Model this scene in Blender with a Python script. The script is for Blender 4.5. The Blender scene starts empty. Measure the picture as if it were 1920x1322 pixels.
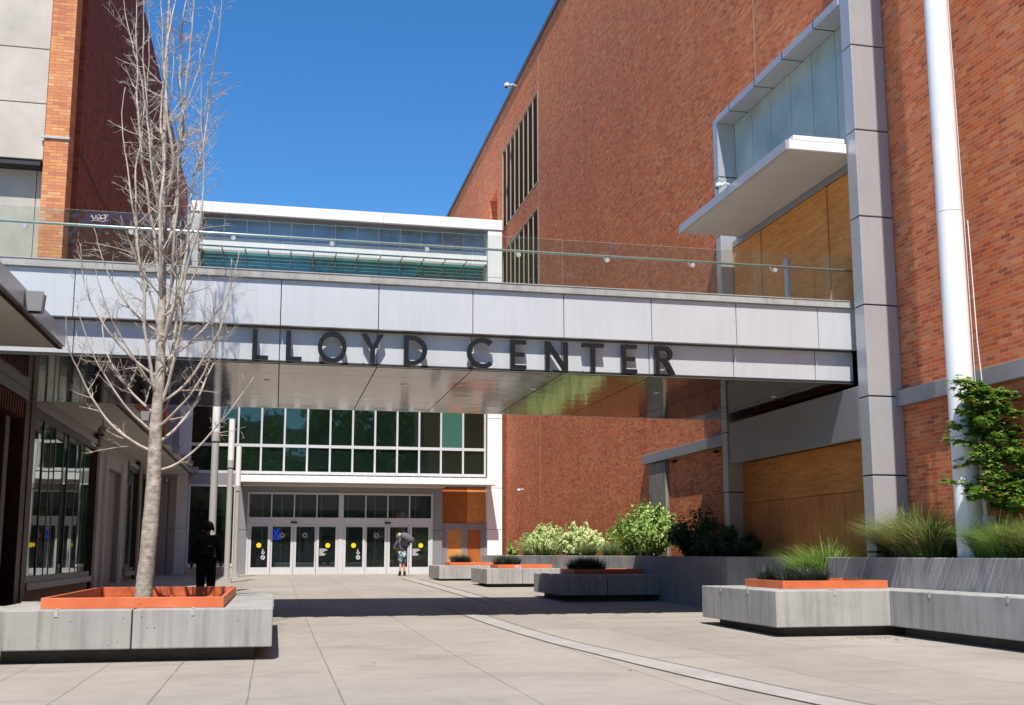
import bpy, math, random
import numpy as np
from mathutils import Vector, Matrix, noise as mnoise
R = math.radians
SC = bpy.context.scene
COL = SC.collection
random.seed(7)

# ------------------------------------------------------------------ camera
M3 = [[0.978487, -0.030271, -0.204076], [-0.206309, -0.143568, -0.967897], [0.0, 0.989177, -0.146725]]
camd = bpy.data.cameras.new('camera')
cam = bpy.data.objects.new('camera', camd)
COL.objects.link(cam)
camd.sensor_width = 36.0
camd.lens = 1994.0 / 1920.0 * 36.0
camd.shift_x = 20.0 / 1920.0
camd.shift_y = 82.0 / 1920.0
camd.clip_start = 0.1
camd.clip_end = 3000
cam.matrix_world = Matrix([[*M3[0], 0.0], [*M3[1], 0.0], [*M3[2], 1.17], [0, 0, 0, 1]])
SC.camera = cam

# ------------------------------------------------------------------ light
LD = Vector((0.15, 0.60, -1.0)).normalized()      # direction the sunlight travels
SC.world = bpy.data.worlds.new('World')
SC.world.use_nodes = True
wn = SC.world.node_tree.nodes
wl = SC.world.node_tree.links
sky = wn.new('ShaderNodeTexSky')
sky.sky_type = 'NISHITA'
sky.sun_disc = False
sky.sun_elevation = math.asin(-LD.z)
sky.sun_rotation = math.atan2(-LD.x, -LD.y)
sky.altitude = 1200
sky.air_density = 1.0
sky.dust_density = 0.15
sky.ozone_density = 3.5
hsv = wn.new('ShaderNodeHueSaturation')
hsv.inputs['Saturation'].default_value = 1.27
hsv.inputs['Hue'].default_value = 0.5
wl.new(sky.outputs[0], hsv.inputs['Color'])
wl.new(hsv.outputs[0], wn['Background'].inputs[0])
wn['Background'].inputs[1].default_value = 0.15
sund = bpy.data.lights.new('sun', 'SUN')
sund.energy = 5.0
sund.angle = R(0.53)
sund.color = (1.0, 0.94, 0.855)
sun = bpy.data.objects.new('sun', sund)
COL.objects.link(sun)
sun.rotation_euler = LD.to_track_quat('-Z', 'Y').to_euler()
sun.location = (0, 0, 60)
SC.view_settings.view_transform = 'Standard'
SC.view_settings.look = 'None'
SC.view_settings.exposure = 0.36
SC.view_settings.gamma = 1.0

# ------------------------------------------------------------------ materials
def hx(r, g, b):
    f = lambda c: (c / 255 / 12.92) if c <= 10 else ((c / 255 + 0.055) / 1.055) ** 2.4
    return (f(r), f(g), f(b))

class NT:
    def __init__(s, name):
        s.m = bpy.data.materials.new(name)
        s.m.use_nodes = True
        s.n = s.m.node_tree.nodes
        s.l = s.m.node_tree.links
        s.b = s.n['Principled BSDF']
        s.out = s.n['Material Output']
    def new(s, t, **k):
        n = s.n.new('ShaderNode' + t)
        for a, v in k.items(): setattr(n, a, v)
        return n
    def link(s, a, b): s.l.new(a, b)
    def setv(s, node, **k):
        for a, v in k.items():
            node.inputs[a.replace('_', ' ')].default_value = v
        return node
    def coords(s, scale=(1, 1, 1), rot=(0, 0, 0)):
        tc = s.new('TexCoord')
        mp = s.new('Mapping')
        mp.inputs['Scale'].default_value = scale
        mp.inputs['Rotation'].default_value = rot
        s.link(tc.outputs['Object'], mp.inputs[0])
        return mp.outputs[0]
    def noise(s, vec, scale, detail=4, rough=0.55, dist=0.0):
        n = s.new('TexNoise')
        n.inputs['Scale'].default_value = scale
        n.inputs['Detail'].default_value = detail
        n.inputs['Roughness'].default_value = rough
        n.inputs['Distortion'].default_value = dist
        s.link(vec, n.inputs['Vector'])
        return n.outputs['Fac']
    def ramp(s, fac, stops):
        r = s.new('ValToRGB')
        e = r.color_ramp.elements
        while len(e) < len(stops): e.new(0.5)
        for i, (p, c) in enumerate(stops):
            e[i].position = p
            e[i].color = (*c, 1) if len(c) == 3 else c
        s.link(fac, r.inputs[0])
        return r.outputs[0]
    def mix(s, fac, a, b, mode='MIX'):
        m = s.new('Mix', data_type='RGBA', blend_type=mode)
        for sock, v in ((m.inputs[0], fac), (m.inputs[6], a), (m.inputs[7], b)):
            if isinstance(v, (int, float)): sock.default_value = v
            elif isinstance(v, tuple): sock.default_value = (*v, 1)
            else: s.link(v, sock)
        return m.outputs[2]
    def math(s, op, a, b=None, c=None):
        m = s.new('Math', operation=op)
        for i, v in enumerate((a, b, c)):
            if v is None: continue
            if isinstance(v, (int, float)): m.inputs[i].default_value = v
            else: s.link(v, m.inputs[i])
        return m.outputs[0]
    def bump(s, h, strength=0.3, dist=0.01):
        b = s.new('Bump')
        b.inputs['Strength'].default_value = strength
        b.inputs['Distance'].default_value = dist
        s.link(h, b.inputs['Height'])
        s.link(b.outputs[0], s.b.inputs['Normal'])

def plain(name, col, rough=0.5, metal=0.0, var=0.08, vscale=3.0, bump=0.0, spec=0.5):
    t = NT(name)
    v = t.coords()
    n = t.noise(v, vscale, 5)
    c = t.ramp(n, [(0.3, tuple(x * (1 - var) for x in col)), (0.7, tuple(min(1, x * (1 + var)) for x in col))])
    t.link(c, t.b.inputs['Base Color'])
    t.b.inputs['Roughness'].default_value = rough
    t.b.inputs['Metallic'].default_value = metal
    t.b.inputs['Specular IOR Level'].default_value = spec
    if bump: t.bump(t.noise(v, vscale * 12, 3), bump, 0.004)
    return t.m

def brick_mat(name, axis, cols, mortar, bw=0.215, bh=0.0715, mort=0.009, weather=0.35, bump=0.35):
    # axis 'X': wall whose face looks along X (texture runs Y,Z); 'Y': face looks along Y
    t = NT(name)
    tc = t.new('TexCoord')
    sp = t.new('SeparateXYZ')
    t.link(tc.outputs['Object'], sp.inputs[0])
    cb = t.new('CombineXYZ')
    t.link(sp.outputs[1 if axis == 'X' else 0], cb.inputs[0])
    t.link(sp.outputs[2], cb.inputs[1])
    br = t.new('TexBrick')
    br.offset = 0.5
    t.link(cb.outputs[0], br.inputs['Vector'])
    br.inputs['Color1'].default_value = (0, 0, 0, 1)
    br.inputs['Color2'].default_value = (1, 1, 1, 1)
    br.inputs['Mortar'].default_value = (0.5, 0.5, 0.5, 1)
    br.inputs['Scale'].default_value = 1.0
    br.inputs['Brick Width'].default_value = bw
    br.inputs['Row Height'].default_value = bh
    br.inputs['Mortar Size'].default_value = mort / 2
    br.inputs['Mortar Smooth'].default_value = 0.1
    br.inputs['Bias'].default_value = 0.0
    n = len(cols)
    c = t.ramp(br.outputs['Color'], [((i + 0.0) / (n - 1), cols[i]) for i in range(n)])
    wn_ = t.noise(tc.outputs['Object'], 0.35, 6, 0.6)
    c = t.mix(t.math('MULTIPLY', t.ramp(wn_, [(0.35, (0, 0, 0)), (0.75, (1, 1, 1))]), weather), c, tuple(x * 0.55 for x in cols[1]))
    fn = t.noise(tc.outputs['Object'], 55, 3)
    c = t.mix(0.25, c, t.ramp(fn, [(0.3, (0.25, 0.2, 0.18)), (0.7, (1, 1, 1))]), 'MULTIPLY')
    ws = t.noise(t.coords((1.2, 1.2, 0.12)), 1.0, 5, 0.6)
    c = t.mix(0.5, c, t.ramp(ws, [(0.45, (1, 1, 1)), (0.75, (0.72, 0.70, 0.70))]), 'MULTIPLY')
    c = t.mix(br.outputs['Fac'], c, mortar)
    t.link(c, t.b.inputs['Base Color'])
    t.b.inputs['Roughness'].default_value = 0.85
    t.b.inputs['Specular IOR Level'].default_value = 0.25
    h = t.math('SUBTRACT', t.math('MULTIPLY', fn, 0.25), br.outputs['Fac'])
    t.bump(h, bump, 0.012)
    return t.m

def concrete_mat(name, base, streak=0.35, dark=0.5, holes=True, grain=1.0):
    t = NT(name)
    v = t.coords()
    vs = t.coords((5, 5, 0.3))
    big = t.noise(v, 1.3, 6, 0.6)
    st = t.noise(vs, 1.6, 5, 0.62)
    fine = t.noise(v, 60 * grain, 4)
    c = t.ramp(big, [(0.25, tuple(x * 0.82 for x in base)), (0.75, tuple(x * 1.12 for x in base))])
    dk = t.ramp(st, [(0.46, (1, 1, 1)), (0.74, (dark, dark, dark * 1.02))])
    c = t.mix(streak, c, dk, 'MULTIPLY')
    c = t.mix(0.22, c, t.ramp(fine, [(0.3, (0.45, 0.45, 0.45)), (0.7, (1, 1, 1))]), 'MULTIPLY')
    h = fine
    if holes:
        vo = t.new('TexVoronoi')
        vo.inputs['Scale'].default_value = 13
        t.link(v, vo.inputs['Vector'])
        sel = t.noise(v, 9, 1)
        hole = t.math('MULTIPLY', t.math('LESS_THAN', vo.outputs['Distance'], 0.11), t.math('GREATER_THAN', sel, 0.53))
        c = t.mix(hole, c, tuple(x * 0.3 for x in base))
        h = t.math('SUBTRACT', t.math('MULTIPLY', fine, 0.5), hole)
    t.link(c, t.b.inputs['Base Color'])
    t.b.inputs['Roughness'].default_value = 0.85
    t.b.inputs['Specular IOR Level'].default_value = 0.3
    t.bump(h, 0.35, 0.004)
    return t.m

def plywood_mat(name, col, horiz=True, knots=0.5):
    t = NT(name)
    sc = (1, 0.7, 9) if horiz else (9, 9, 0.7)
    v = t.coords(sc)
    g = t.noise(v, 2.2, 6, 0.65, 1.2)
    c = t.ramp(g, [(0.3, tuple(x * 0.62 for x in col)), (0.5, col), (0.72, tuple(min(1, x * 1.3) for x in col))])
    vv = t.coords()
    b = t.noise(vv, 0.8, 3)
    c = t.mix(0.5, c, t.ramp(b, [(0.3, (0.6, 0.52, 0.45)), (0.7, (1, 1, 1))]), 'MULTIPLY')
    vo = t.new('TexVoronoi')
    vo.inputs['Scale'].default_value = 3.3
    t.link(t.coords((1, 1, 1.5)), vo.inputs['Vector'])
    k = t.ramp(vo.outputs['Distance'], [(0.05, (0.25, 0.12, 0.05)), (0.13, (1, 1, 1))])
    sel = t.math('MULTIPLY', t.math('GREATER_THAN', t.noise(vv, 1.7, 1), 0.5), knots)
    c = t.mix(sel, c, t.mix(1.0, c, k, 'MULTIPLY'))
    t.link(c, t.b.inputs['Base Color'])
    t.b.inputs['Roughness'].default_value = 0.7
    t.b.inputs['Specular IOR Level'].default_value = 0.25
    t.bump(g, 0.15, 0.003)
    return t.m

def panel_mat(name, col, rough=0.38, metal=0.35, wav=0.0):
    t = NT(name)
    v = t.coords()
    n = t.noise(v, 0.9, 4)
    d = t.noise(t.coords((6, 6, 0.5)), 2.0, 4)
    c = t.ramp(n, [(0.3, tuple(x * 0.95 for x in col)), (0.7, tuple(min(1, x * 1.04) for x in col))])
    c = t.mix(0.2, c, t.ramp(d, [(0.45, (1, 1, 1)), (0.75, (0.7, 0.69, 0.66))]), 'MULTIPLY')
    t.link(c, t.b.inputs['Base Color'])
    t.b.inputs['Roughness'].default_value = rough
    t.b.inputs['Metallic'].default_value = metal
    if wav: t.bump(t.noise(v, 1.6, 2), wav, 0.05)
    return t.m

def glass_opaque(name, col, tint, ior=2.0, rough=0.02, wav=0.05):
    t = NT(name)
    v = t.coords()
    n = t.noise(v, 0.6, 3)
    c = t.ramp(n, [(0.3, tuple(x * 0.7 for x in col)), (0.7, tuple(min(1, x * 1.4) for x in col))])
    t.link(c, t.b.inputs['Base Color'])
    t.b.inputs['Roughness'].default_value = rough
    t.b.inputs['IOR'].default_value = ior
    t.b.inputs['Specular Tint'].default_value = (*tint, 1)
    if wav: t.bump(t.noise(v, 1.1, 1), wav, 0.03)
    return t.m

def glass_clear(name, tint, refl=0.08, k=1.0):
    t = NT(name)
    t.n.remove(t.b)
    tr = t.new('BsdfTransparent')
    tr.inputs[0].default_value = (*tint, 1)
    gl = t.new('BsdfGlossy')
    gl.inputs['Roughness'].default_value = 0.01
    gl.inputs['Color'].default_value = (0.9, 1, 0.97, 1)
    lw = t.new('LayerWeight')
    lw.inputs[0].default_value = 0.35
    f = t.math('ADD', t.math('MULTIPLY', t.math('POWER', lw.outputs['Fresnel'], 1.3), k), refl)
    f = t.math('MINIMUM', f, 0.9)
    mx = t.new('MixShader')
    t.link(f, mx.inputs[0])
    t.link(tr.outputs[0], mx.inputs[1])
    t.link(gl.outputs[0], mx.inputs[2])
    # a trace of dust so the sheet reads as glass
    df = t.new('BsdfDiffuse')
    df.inputs[0].default_value = (0.5, 0.55, 0.52, 1)
    m2 = t.new('MixShader')
    m2.inputs[0].default_value = 0.015
    t.link(mx.outputs[0], m2.inputs[1])
    t.link(df.outputs[0], m2.inputs[2])
    t.link(m2.outputs[0], t.out.inputs[0])
    return t.m

def leaf_mat(name, stops, trans=0.35, rough=0.5):
    t = NT(name)
    g = t.new('NewGeometry')
    c = t.ramp(g.outputs['Random Per Island'], stops)
    t.link(c, t.b.inputs['Base Color'])
    t.b.inputs['Roughness'].default_value = rough
    tl = t.new('BsdfTranslucent')
    t.link(c, tl.inputs[0])
    mx = t.new('MixShader')
    mx.inputs[0].default_value = trans
    t.link(t.b.outputs[0], mx.inputs[1])
    t.link(tl.outputs[0], mx.inputs[2])
    t.link(mx.outputs[0], t.out.inputs[0])
    return t.m

BR = [(0.505, 0.11, 0.046), (0.637, 0.147, 0.052), (0.747, 0.204, 0.066), (0.68, 0.188, 0.071), (0.768, 0.304, 0.118), (0.57, 0.131, 0.052), (0.659, 0.241, 0.118), (0.395, 0.089, 0.042)]
m_brickX = brick_mat('red_brick', 'X', BR, (0.52, 0.31, 0.20), weather=0.16, bump=0.55)
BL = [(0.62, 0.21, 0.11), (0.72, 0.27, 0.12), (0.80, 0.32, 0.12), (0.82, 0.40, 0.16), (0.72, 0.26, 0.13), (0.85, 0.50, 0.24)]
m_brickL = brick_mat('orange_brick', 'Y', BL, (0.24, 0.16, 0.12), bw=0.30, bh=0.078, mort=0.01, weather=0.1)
m_brickLX = brick_mat('shaded_brick_side', 'X', [(0.21, 0.052, 0.028), (0.30, 0.08, 0.036), (0.36, 0.105, 0.045)], (0.18, 0.07, 0.04), bw=0.30, bh=0.078, weather=0.2)  # shade of the side wall is put into these darker brick colours
m_conc_planter = concrete_mat('planter_concrete', (0.40, 0.39, 0.37), 0.6, 0.42)
m_conc_base = plain('dark_plinth', (0.07, 0.065, 0.06), 0.9, 0, 0.2, 4, 0.3)
m_conc_left = concrete_mat('precast_concrete', (0.60, 0.545, 0.47), 0.12, 0.8, False)
m_conc_left2 = concrete_mat('stucco_concrete', (0.52, 0.49, 0.43), 0.15, 0.75, False, 0.5)
m_pier = concrete_mat('stained_concrete', (0.28, 0.25, 0.21), 0.9, 0.15, False)
def orange_mat():
    t = NT('orange_painted_steel')
    v = t.coords()
    c = t.ramp(t.noise(v, 1.6, 5), [(0.3, (0.56, 0.125, 0.045)), (0.55, (0.66, 0.165, 0.062)), (0.75, (0.70, 0.235, 0.115))])
    sc = t.ramp(t.noise(t.coords((1, 1, 5)), 4.5, 8, 0.75, 1.5), [(0.60, (1, 1, 1)), (0.68, (0.30, 0.20, 0.17))])
    c = t.mix(0.75, c, sc, 'MULTIPLY')
    w = t.ramp(t.noise(t.coords((1, 1, 3)), 14, 6, 0.8, 2), [(0.68, (0, 0, 0)), (0.72, (1, 1, 1))])
    c = t.mix(t.math('MULTIPLY', w, 0.4), c, (0.7, 0.6, 0.52))
    t.link(c, t.b.inputs['Base Color'])
    t.b.inputs['Roughness'].default_value = 0.5
    return t.m
m_orange = orange_mat()
m_soil = plain('dark_soil', (0.035, 0.028, 0.02), 0.95, 0, 0.4, 20, 0.8)
m_ply = plywood_mat('plywood_tan', (0.68, 0.285, 0.085))
m_ply2 = plywood_mat('plywood_brown', (0.62, 0.25, 0.085), False)
m_ply3 = plywood_mat('plywood_red', (0.42, 0.13, 0.035), False, 0.8)
m_fascia = panel_mat('silver_panel', (0.645, 0.67, 0.695), 0.36, 0.25)
m_column = panel_mat('column_panel', (0.495, 0.50, 0.515), 0.33, 0.3)
m_white = panel_mat('white_panel', (0.88, 0.88, 0.88), 0.45, 0.0)
m_frame = panel_mat('white_aluminium', (0.62, 0.63, 0.65), 0.35, 0.1)
m_grey = panel_mat('grey_panel', (0.28, 0.28, 0.288), 0.4, 0.2)
m_cap = concrete_mat('weathered_cap', (0.42, 0.42, 0.40), 0.6, 0.55, False)
m_dark = plain('dark_gap', (0.02, 0.02, 0.022), 0.6)
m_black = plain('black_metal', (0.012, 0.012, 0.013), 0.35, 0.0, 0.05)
m_soffit = panel_mat('polished_soffit', (0.135, 0.122, 0.108), 0.085, 0.9, 0.07)
m_canopy_soffit = plain('cream_soffit', (0.52, 0.49, 0.44), 0.8, 0, 0.05, 1)
m_bronze = plain('bronze_metal', (0.05, 0.023, 0.014), 0.45, 0.3, 0.2, 2)
m_stone = plain('brown_stone', (0.20, 0.125, 0.09), 0.7, 0, 0.15, 3, 0.2)
m_beige = plain('beige_stone', (0.50, 0.42, 0.33), 0.7, 0, 0.1, 3, 0.1)
m_pole = panel_mat('pole_grey', (0.47, 0.46, 0.44), 0.35, 0.15)
m_lampwhite = plain('lamp_diffuser', (0.82, 0.82, 0.80), 0.3, 0, 0.03)
m_flag = panel_mat('white_paint', (0.86, 0.86, 0.86), 0.22, 0.0)
m_glass_green = glass_opaque('dark_green_glass', (0.006, 0.013, 0.009), (0.62, 0.82, 0.68), 1.95)
m_glass_teal = glass_opaque('teal_glass', (0.055, 0.175, 0.165), (0.6, 0.9, 0.85), 1.9)
m_glass_frost = plain('frosted_green_glass', (0.035, 0.12, 0.085), 0.4, 0, 0.3, 30)
m_glass_blue = glass_opaque('blue_spandrel_glass', (0.24, 0.37, 0.50), (0.9, 0.95, 1), 1.7)
m_glass_portal = glass_opaque('pale_spandrel_glass', (0.33, 0.40, 0.38), (0.8, 1, .95), 1.45, 0.2, 0)
m_glass_shop = glass_opaque('shop_glass', (0.008, 0.018, 0.013), (0.75, 0.95, 0.85), 2.6)
m_glass_clear = glass_clear('balustrade_glass', (0.90, 0.93, 0.91), 0.02, 0.55)
m_glass_door = glass_clear('door_glass', (0.62, 0.70, 0.68), 0.085, 0.6)
m_rail = plain('steel_rail', (0.55, 0.62, 0.58), 0.28, 0.6, 0.05)
m_steel = plain('brushed_steel', (0.65, 0.64, 0.61), 0.35, 0.5, 0.1)
m_tan = plain('tan_metal', (0.46, 0.33, 0.22), 0.6)
m_louv = plain('louvre_metal', (0.13, 0.085, 0.06), 0.6)
m_coping = plain('dark_coping', (0.10, 0.075, 0.065), 0.5)
m_camwhite = plain('camera_white', (0.72, 0.72, 0.72), 0.4)
m_yellow = plain('yellow_sticker', (0.85, 0.62, 0.01), 0.5)
m_decal = plain('white_vinyl', (0.8, 0.8, 0.8), 0.5)
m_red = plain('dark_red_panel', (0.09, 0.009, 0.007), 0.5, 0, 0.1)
m_skin = plain('skin', (0.48, 0.26, 0.17), 0.55, 0, 0.05)
m_skind = plain('skin_dark', (0.16, 0.075, 0.045), 0.55, 0, 0.05)
m_hair = plain('fair_hair', (0.42, 0.33, 0.22), 0.7, 0, 0.2, 40)
m_hairb = plain('black_hair', (0.01, 0.009, 0.008), 0.7)
m_navy = plain('navy_cloth', (0.045, 0.045, 0.085), 0.85, 0, 0.15, 8, 0.2)
m_blackc = plain('black_cloth', (0.013, 0.013, 0.015), 0.9, 0, 0.2, 8, 0.2)
m_greyc = plain('grey_cloth', (0.13, 0.13, 0.16), 0.9, 0, 0.3, 14, 0.4)
m_shorts = NT('patterned_shorts')
_t = m_shorts
_n = _t.noise(_t.coords(), 9, 2, 0.5, 1.0)
_t.link(_t.ramp(_n, [(0.44, (0.07, 0.07, 0.09)), (0.5, (0.07, 0.07, 0.09)), (0.53, (0.30, 0.52, 0.55)), (0.6, (0.30, 0.52, 0.55))]), _t.b.inputs['Base Color'])
_t.b.inputs['Roughness'].default_value = 0.9
m_shorts = _t.m

def bark_mat():
    t = NT('pale_bark')
    v = t.coords((1, 1, 1.6))
    n = t.noise(v, 9, 6, 0.65)
    c = t.ramp(n, [(0.3, (0.17, 0.14, 0.115)), (0.5, (0.38, 0.335, 0.285)), (0.7, (0.56, 0.51, 0.44))])
    w = t.new('TexWave', wave_type='BANDS', bands_direction='Z')
    w.inputs['Scale'].default_value = 3.3
    w.inputs['Distortion'].default_value = 4
    w.inputs['Detail'].default_value = 4
    w.inputs['Detail Scale'].default_value = 2.5
    t.link(t.coords(), w.inputs['Vector'])
    c = t.mix(0.4, c, t.ramp(w.outputs['Fac'], [(0.0, (0.3, 0.26, 0.22)), (0.035, (1, 1, 1))]), 'MULTIPLY')
    t.link(c, t.b.inputs['Base Color'])
    t.b.inputs['Roughness'].default_value = 0.8
    t.bump(n, 0.5, 0.01)
    return t.m
m_bark = bark_mat()
m_twig = plain('twig_bark', (0.44, 0.39, 0.335), 0.8, 0, 0.3, 6)
m_stem = plain('brown_stem', (0.16, 0.10, 0.06), 0.8)

def ground_mat():
    t = NT('plaza_concrete')
    v = t.coords()
    sp = t.new('SeparateXYZ')
    t.link(v, sp.inputs[0])
    wob = t.math('MULTIPLY', t.math('SUBTRACT', t.noise(v, 0.9, 3), 0.5), 0.022)
    x = t.math('ADD', sp.outputs[0], wob)
    y = t.math('ADD', sp.outputs[1], wob)
    def lines(c, off, per, hw):
        a = t.math('ABSOLUTE', t.math('SUBTRACT', t.math('FLOORED_MODULO', t.math('SUBTRACT', c, off - per / 2), per), per / 2))
        return t.math('LESS_THAN', a, hw)
    left = t.math('LESS_THAN', x, 1.2)
    near = t.math('LESS_THAN', y, 17.0)
    jx = t.math('MAXIMUM', lines(x, 0.577, 1.52, 0.008), t.math('MULTIPLY', t.math('MULTIPLY', lines(x, 0.577, 0.76, 0.007), left), near))
    jy = t.math('MULTIPLY', lines(y, 16.3, 7.3, 0.012), t.math('GREATER_THAN', y, 13.0))
    j = t.math('MAXIMUM', jx, jy)
    # slab tint, changes from bay to bay
    cx = t.math('FLOOR', t.math('DIVIDE', t.math('SUBTRACT', x, 0.577), 1.52))
    cy = t.math('FLOOR', t.math('DIVIDE', t.math('SUBTRACT', y, 16.3), 7.3))
    cbn = t.new('CombineXYZ')
    t.link(cx, cbn.inputs[0]); t.link(cy, cbn.inputs[1])
    wnz = t.new('TexWhiteNoise', noise_dimensions='2D')
    t.link(cbn.outputs[0], wnz.inputs['Vector'])
    big = t.noise(t.coords((1, 0.55, 1)), 0.45, 7, 0.62)
    mid = t.noise(v, 3.0, 6, 0.65)
    fine = t.noise(v, 90, 3)
    base = (0.385, 0.350, 0.306)
    c = t.ramp(big, [(0.25, tuple(k * 0.84 for k in base)), (0.5, base), (0.75, tuple(k * 1.13 for k in base))])
    c = t.mix(0.35, c, t.ramp(mid, [(0.3, (0.72, 0.71, 0.70)), (0.65, (1, 1, 1))]), 'MULTIPLY')
    c = t.mix(0.20, c, t.ramp(wnz.outputs['Value'], [(0, (0.5, 0.5, 0.52)), (1, (1, 1, 1))]), 'MULTIPLY')
    c = t.mix(0.25, c, t.ramp(fine, [(0.3, (0.6, 0.6, 0.6)), (0.7, (1, 1, 1))]), 'MULTIPLY')
    vo = t.new('TexVoronoi')
    vo.inputs['Scale'].default_value = 1.1
    t.link(v, vo.inputs['Vector'])
    spot = t.math('LESS_THAN', vo.outputs['Distance'], 0.022)
    c = t.mix(t.math('MULTIPLY', spot, 0.55), c, (0.10, 0.095, 0.09))
    vo2 = t.new('TexVoronoi')
    vo2.inputs['Scale'].default_value = 4.5
    t.link(v, vo2.inputs['Vector'])
    sp2_ = t.math('MULTIPLY', t.math('LESS_THAN', vo2.outputs['Distance'], 0.05), t.math('GREATER_THAN', t.noise(v, 2.0, 2), 0.56))
    c = t.mix(t.math('MULTIPLY', sp2_, 0.35), c, (0.16, 0.15, 0.14))
    dr = t.ramp(t.noise(t.coords((0.5, 1.6, 1)), 0.7, 6, 0.7, 0.6), [(0.52, (1, 1, 1)), (0.66, (0.80, 0.79, 0.79))])
    c = t.mix(0.9, c, dr, 'MULTIPLY')
    st = t.ramp(t.noise(t.coords((1, 0.4, 1)), 0.9, 4), [(0.62, (1, 1, 1)), (0.72, (0.78, 0.77, 0.76))])
    c = t.mix(0.5, c, st, 'MULTIPLY')
    jn = t.math('MULTIPLY', j, t.math('ADD', 0.05, t.math('MULTIPLY', t.noise(v, 2.5, 3), 1.1)))
    c = t.mix(jn, c, (0.115, 0.10, 0.085))
    t.link(c, t.b.inputs['Base Color'])
    t.b.inputs['Roughness'].default_value = 0.75
    t.b.inputs['Specular IOR Level'].default_value = 0.35
    t.bump(t.math('SUBTRACT', t.math('MULTIPLY', fine, 0.3), j), 0.3, 0.004)
    return t.m
m_ground = ground_mat()
m_strip = concrete_mat('inlay_concrete', (0.405, 0.385, 0.355), 0.3, 0.6, True, 0.6)
m_joint = plain('joint_dark', (0.13, 0.115, 0.10), 0.9)

# ------------------------------------------------------------------ mesh helpers
ORG = {}
S = 1.1
def T(p):   # architecture was measured in a unit 1.1 m long, from the eye point
    return (p[0] * S, p[1] * S, 1.17 + (p[2] - 1.17) * S)
def gz(y):
    return min(max((y - 14) / 31.0 * 0.267, 0), 0.267)

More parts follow.
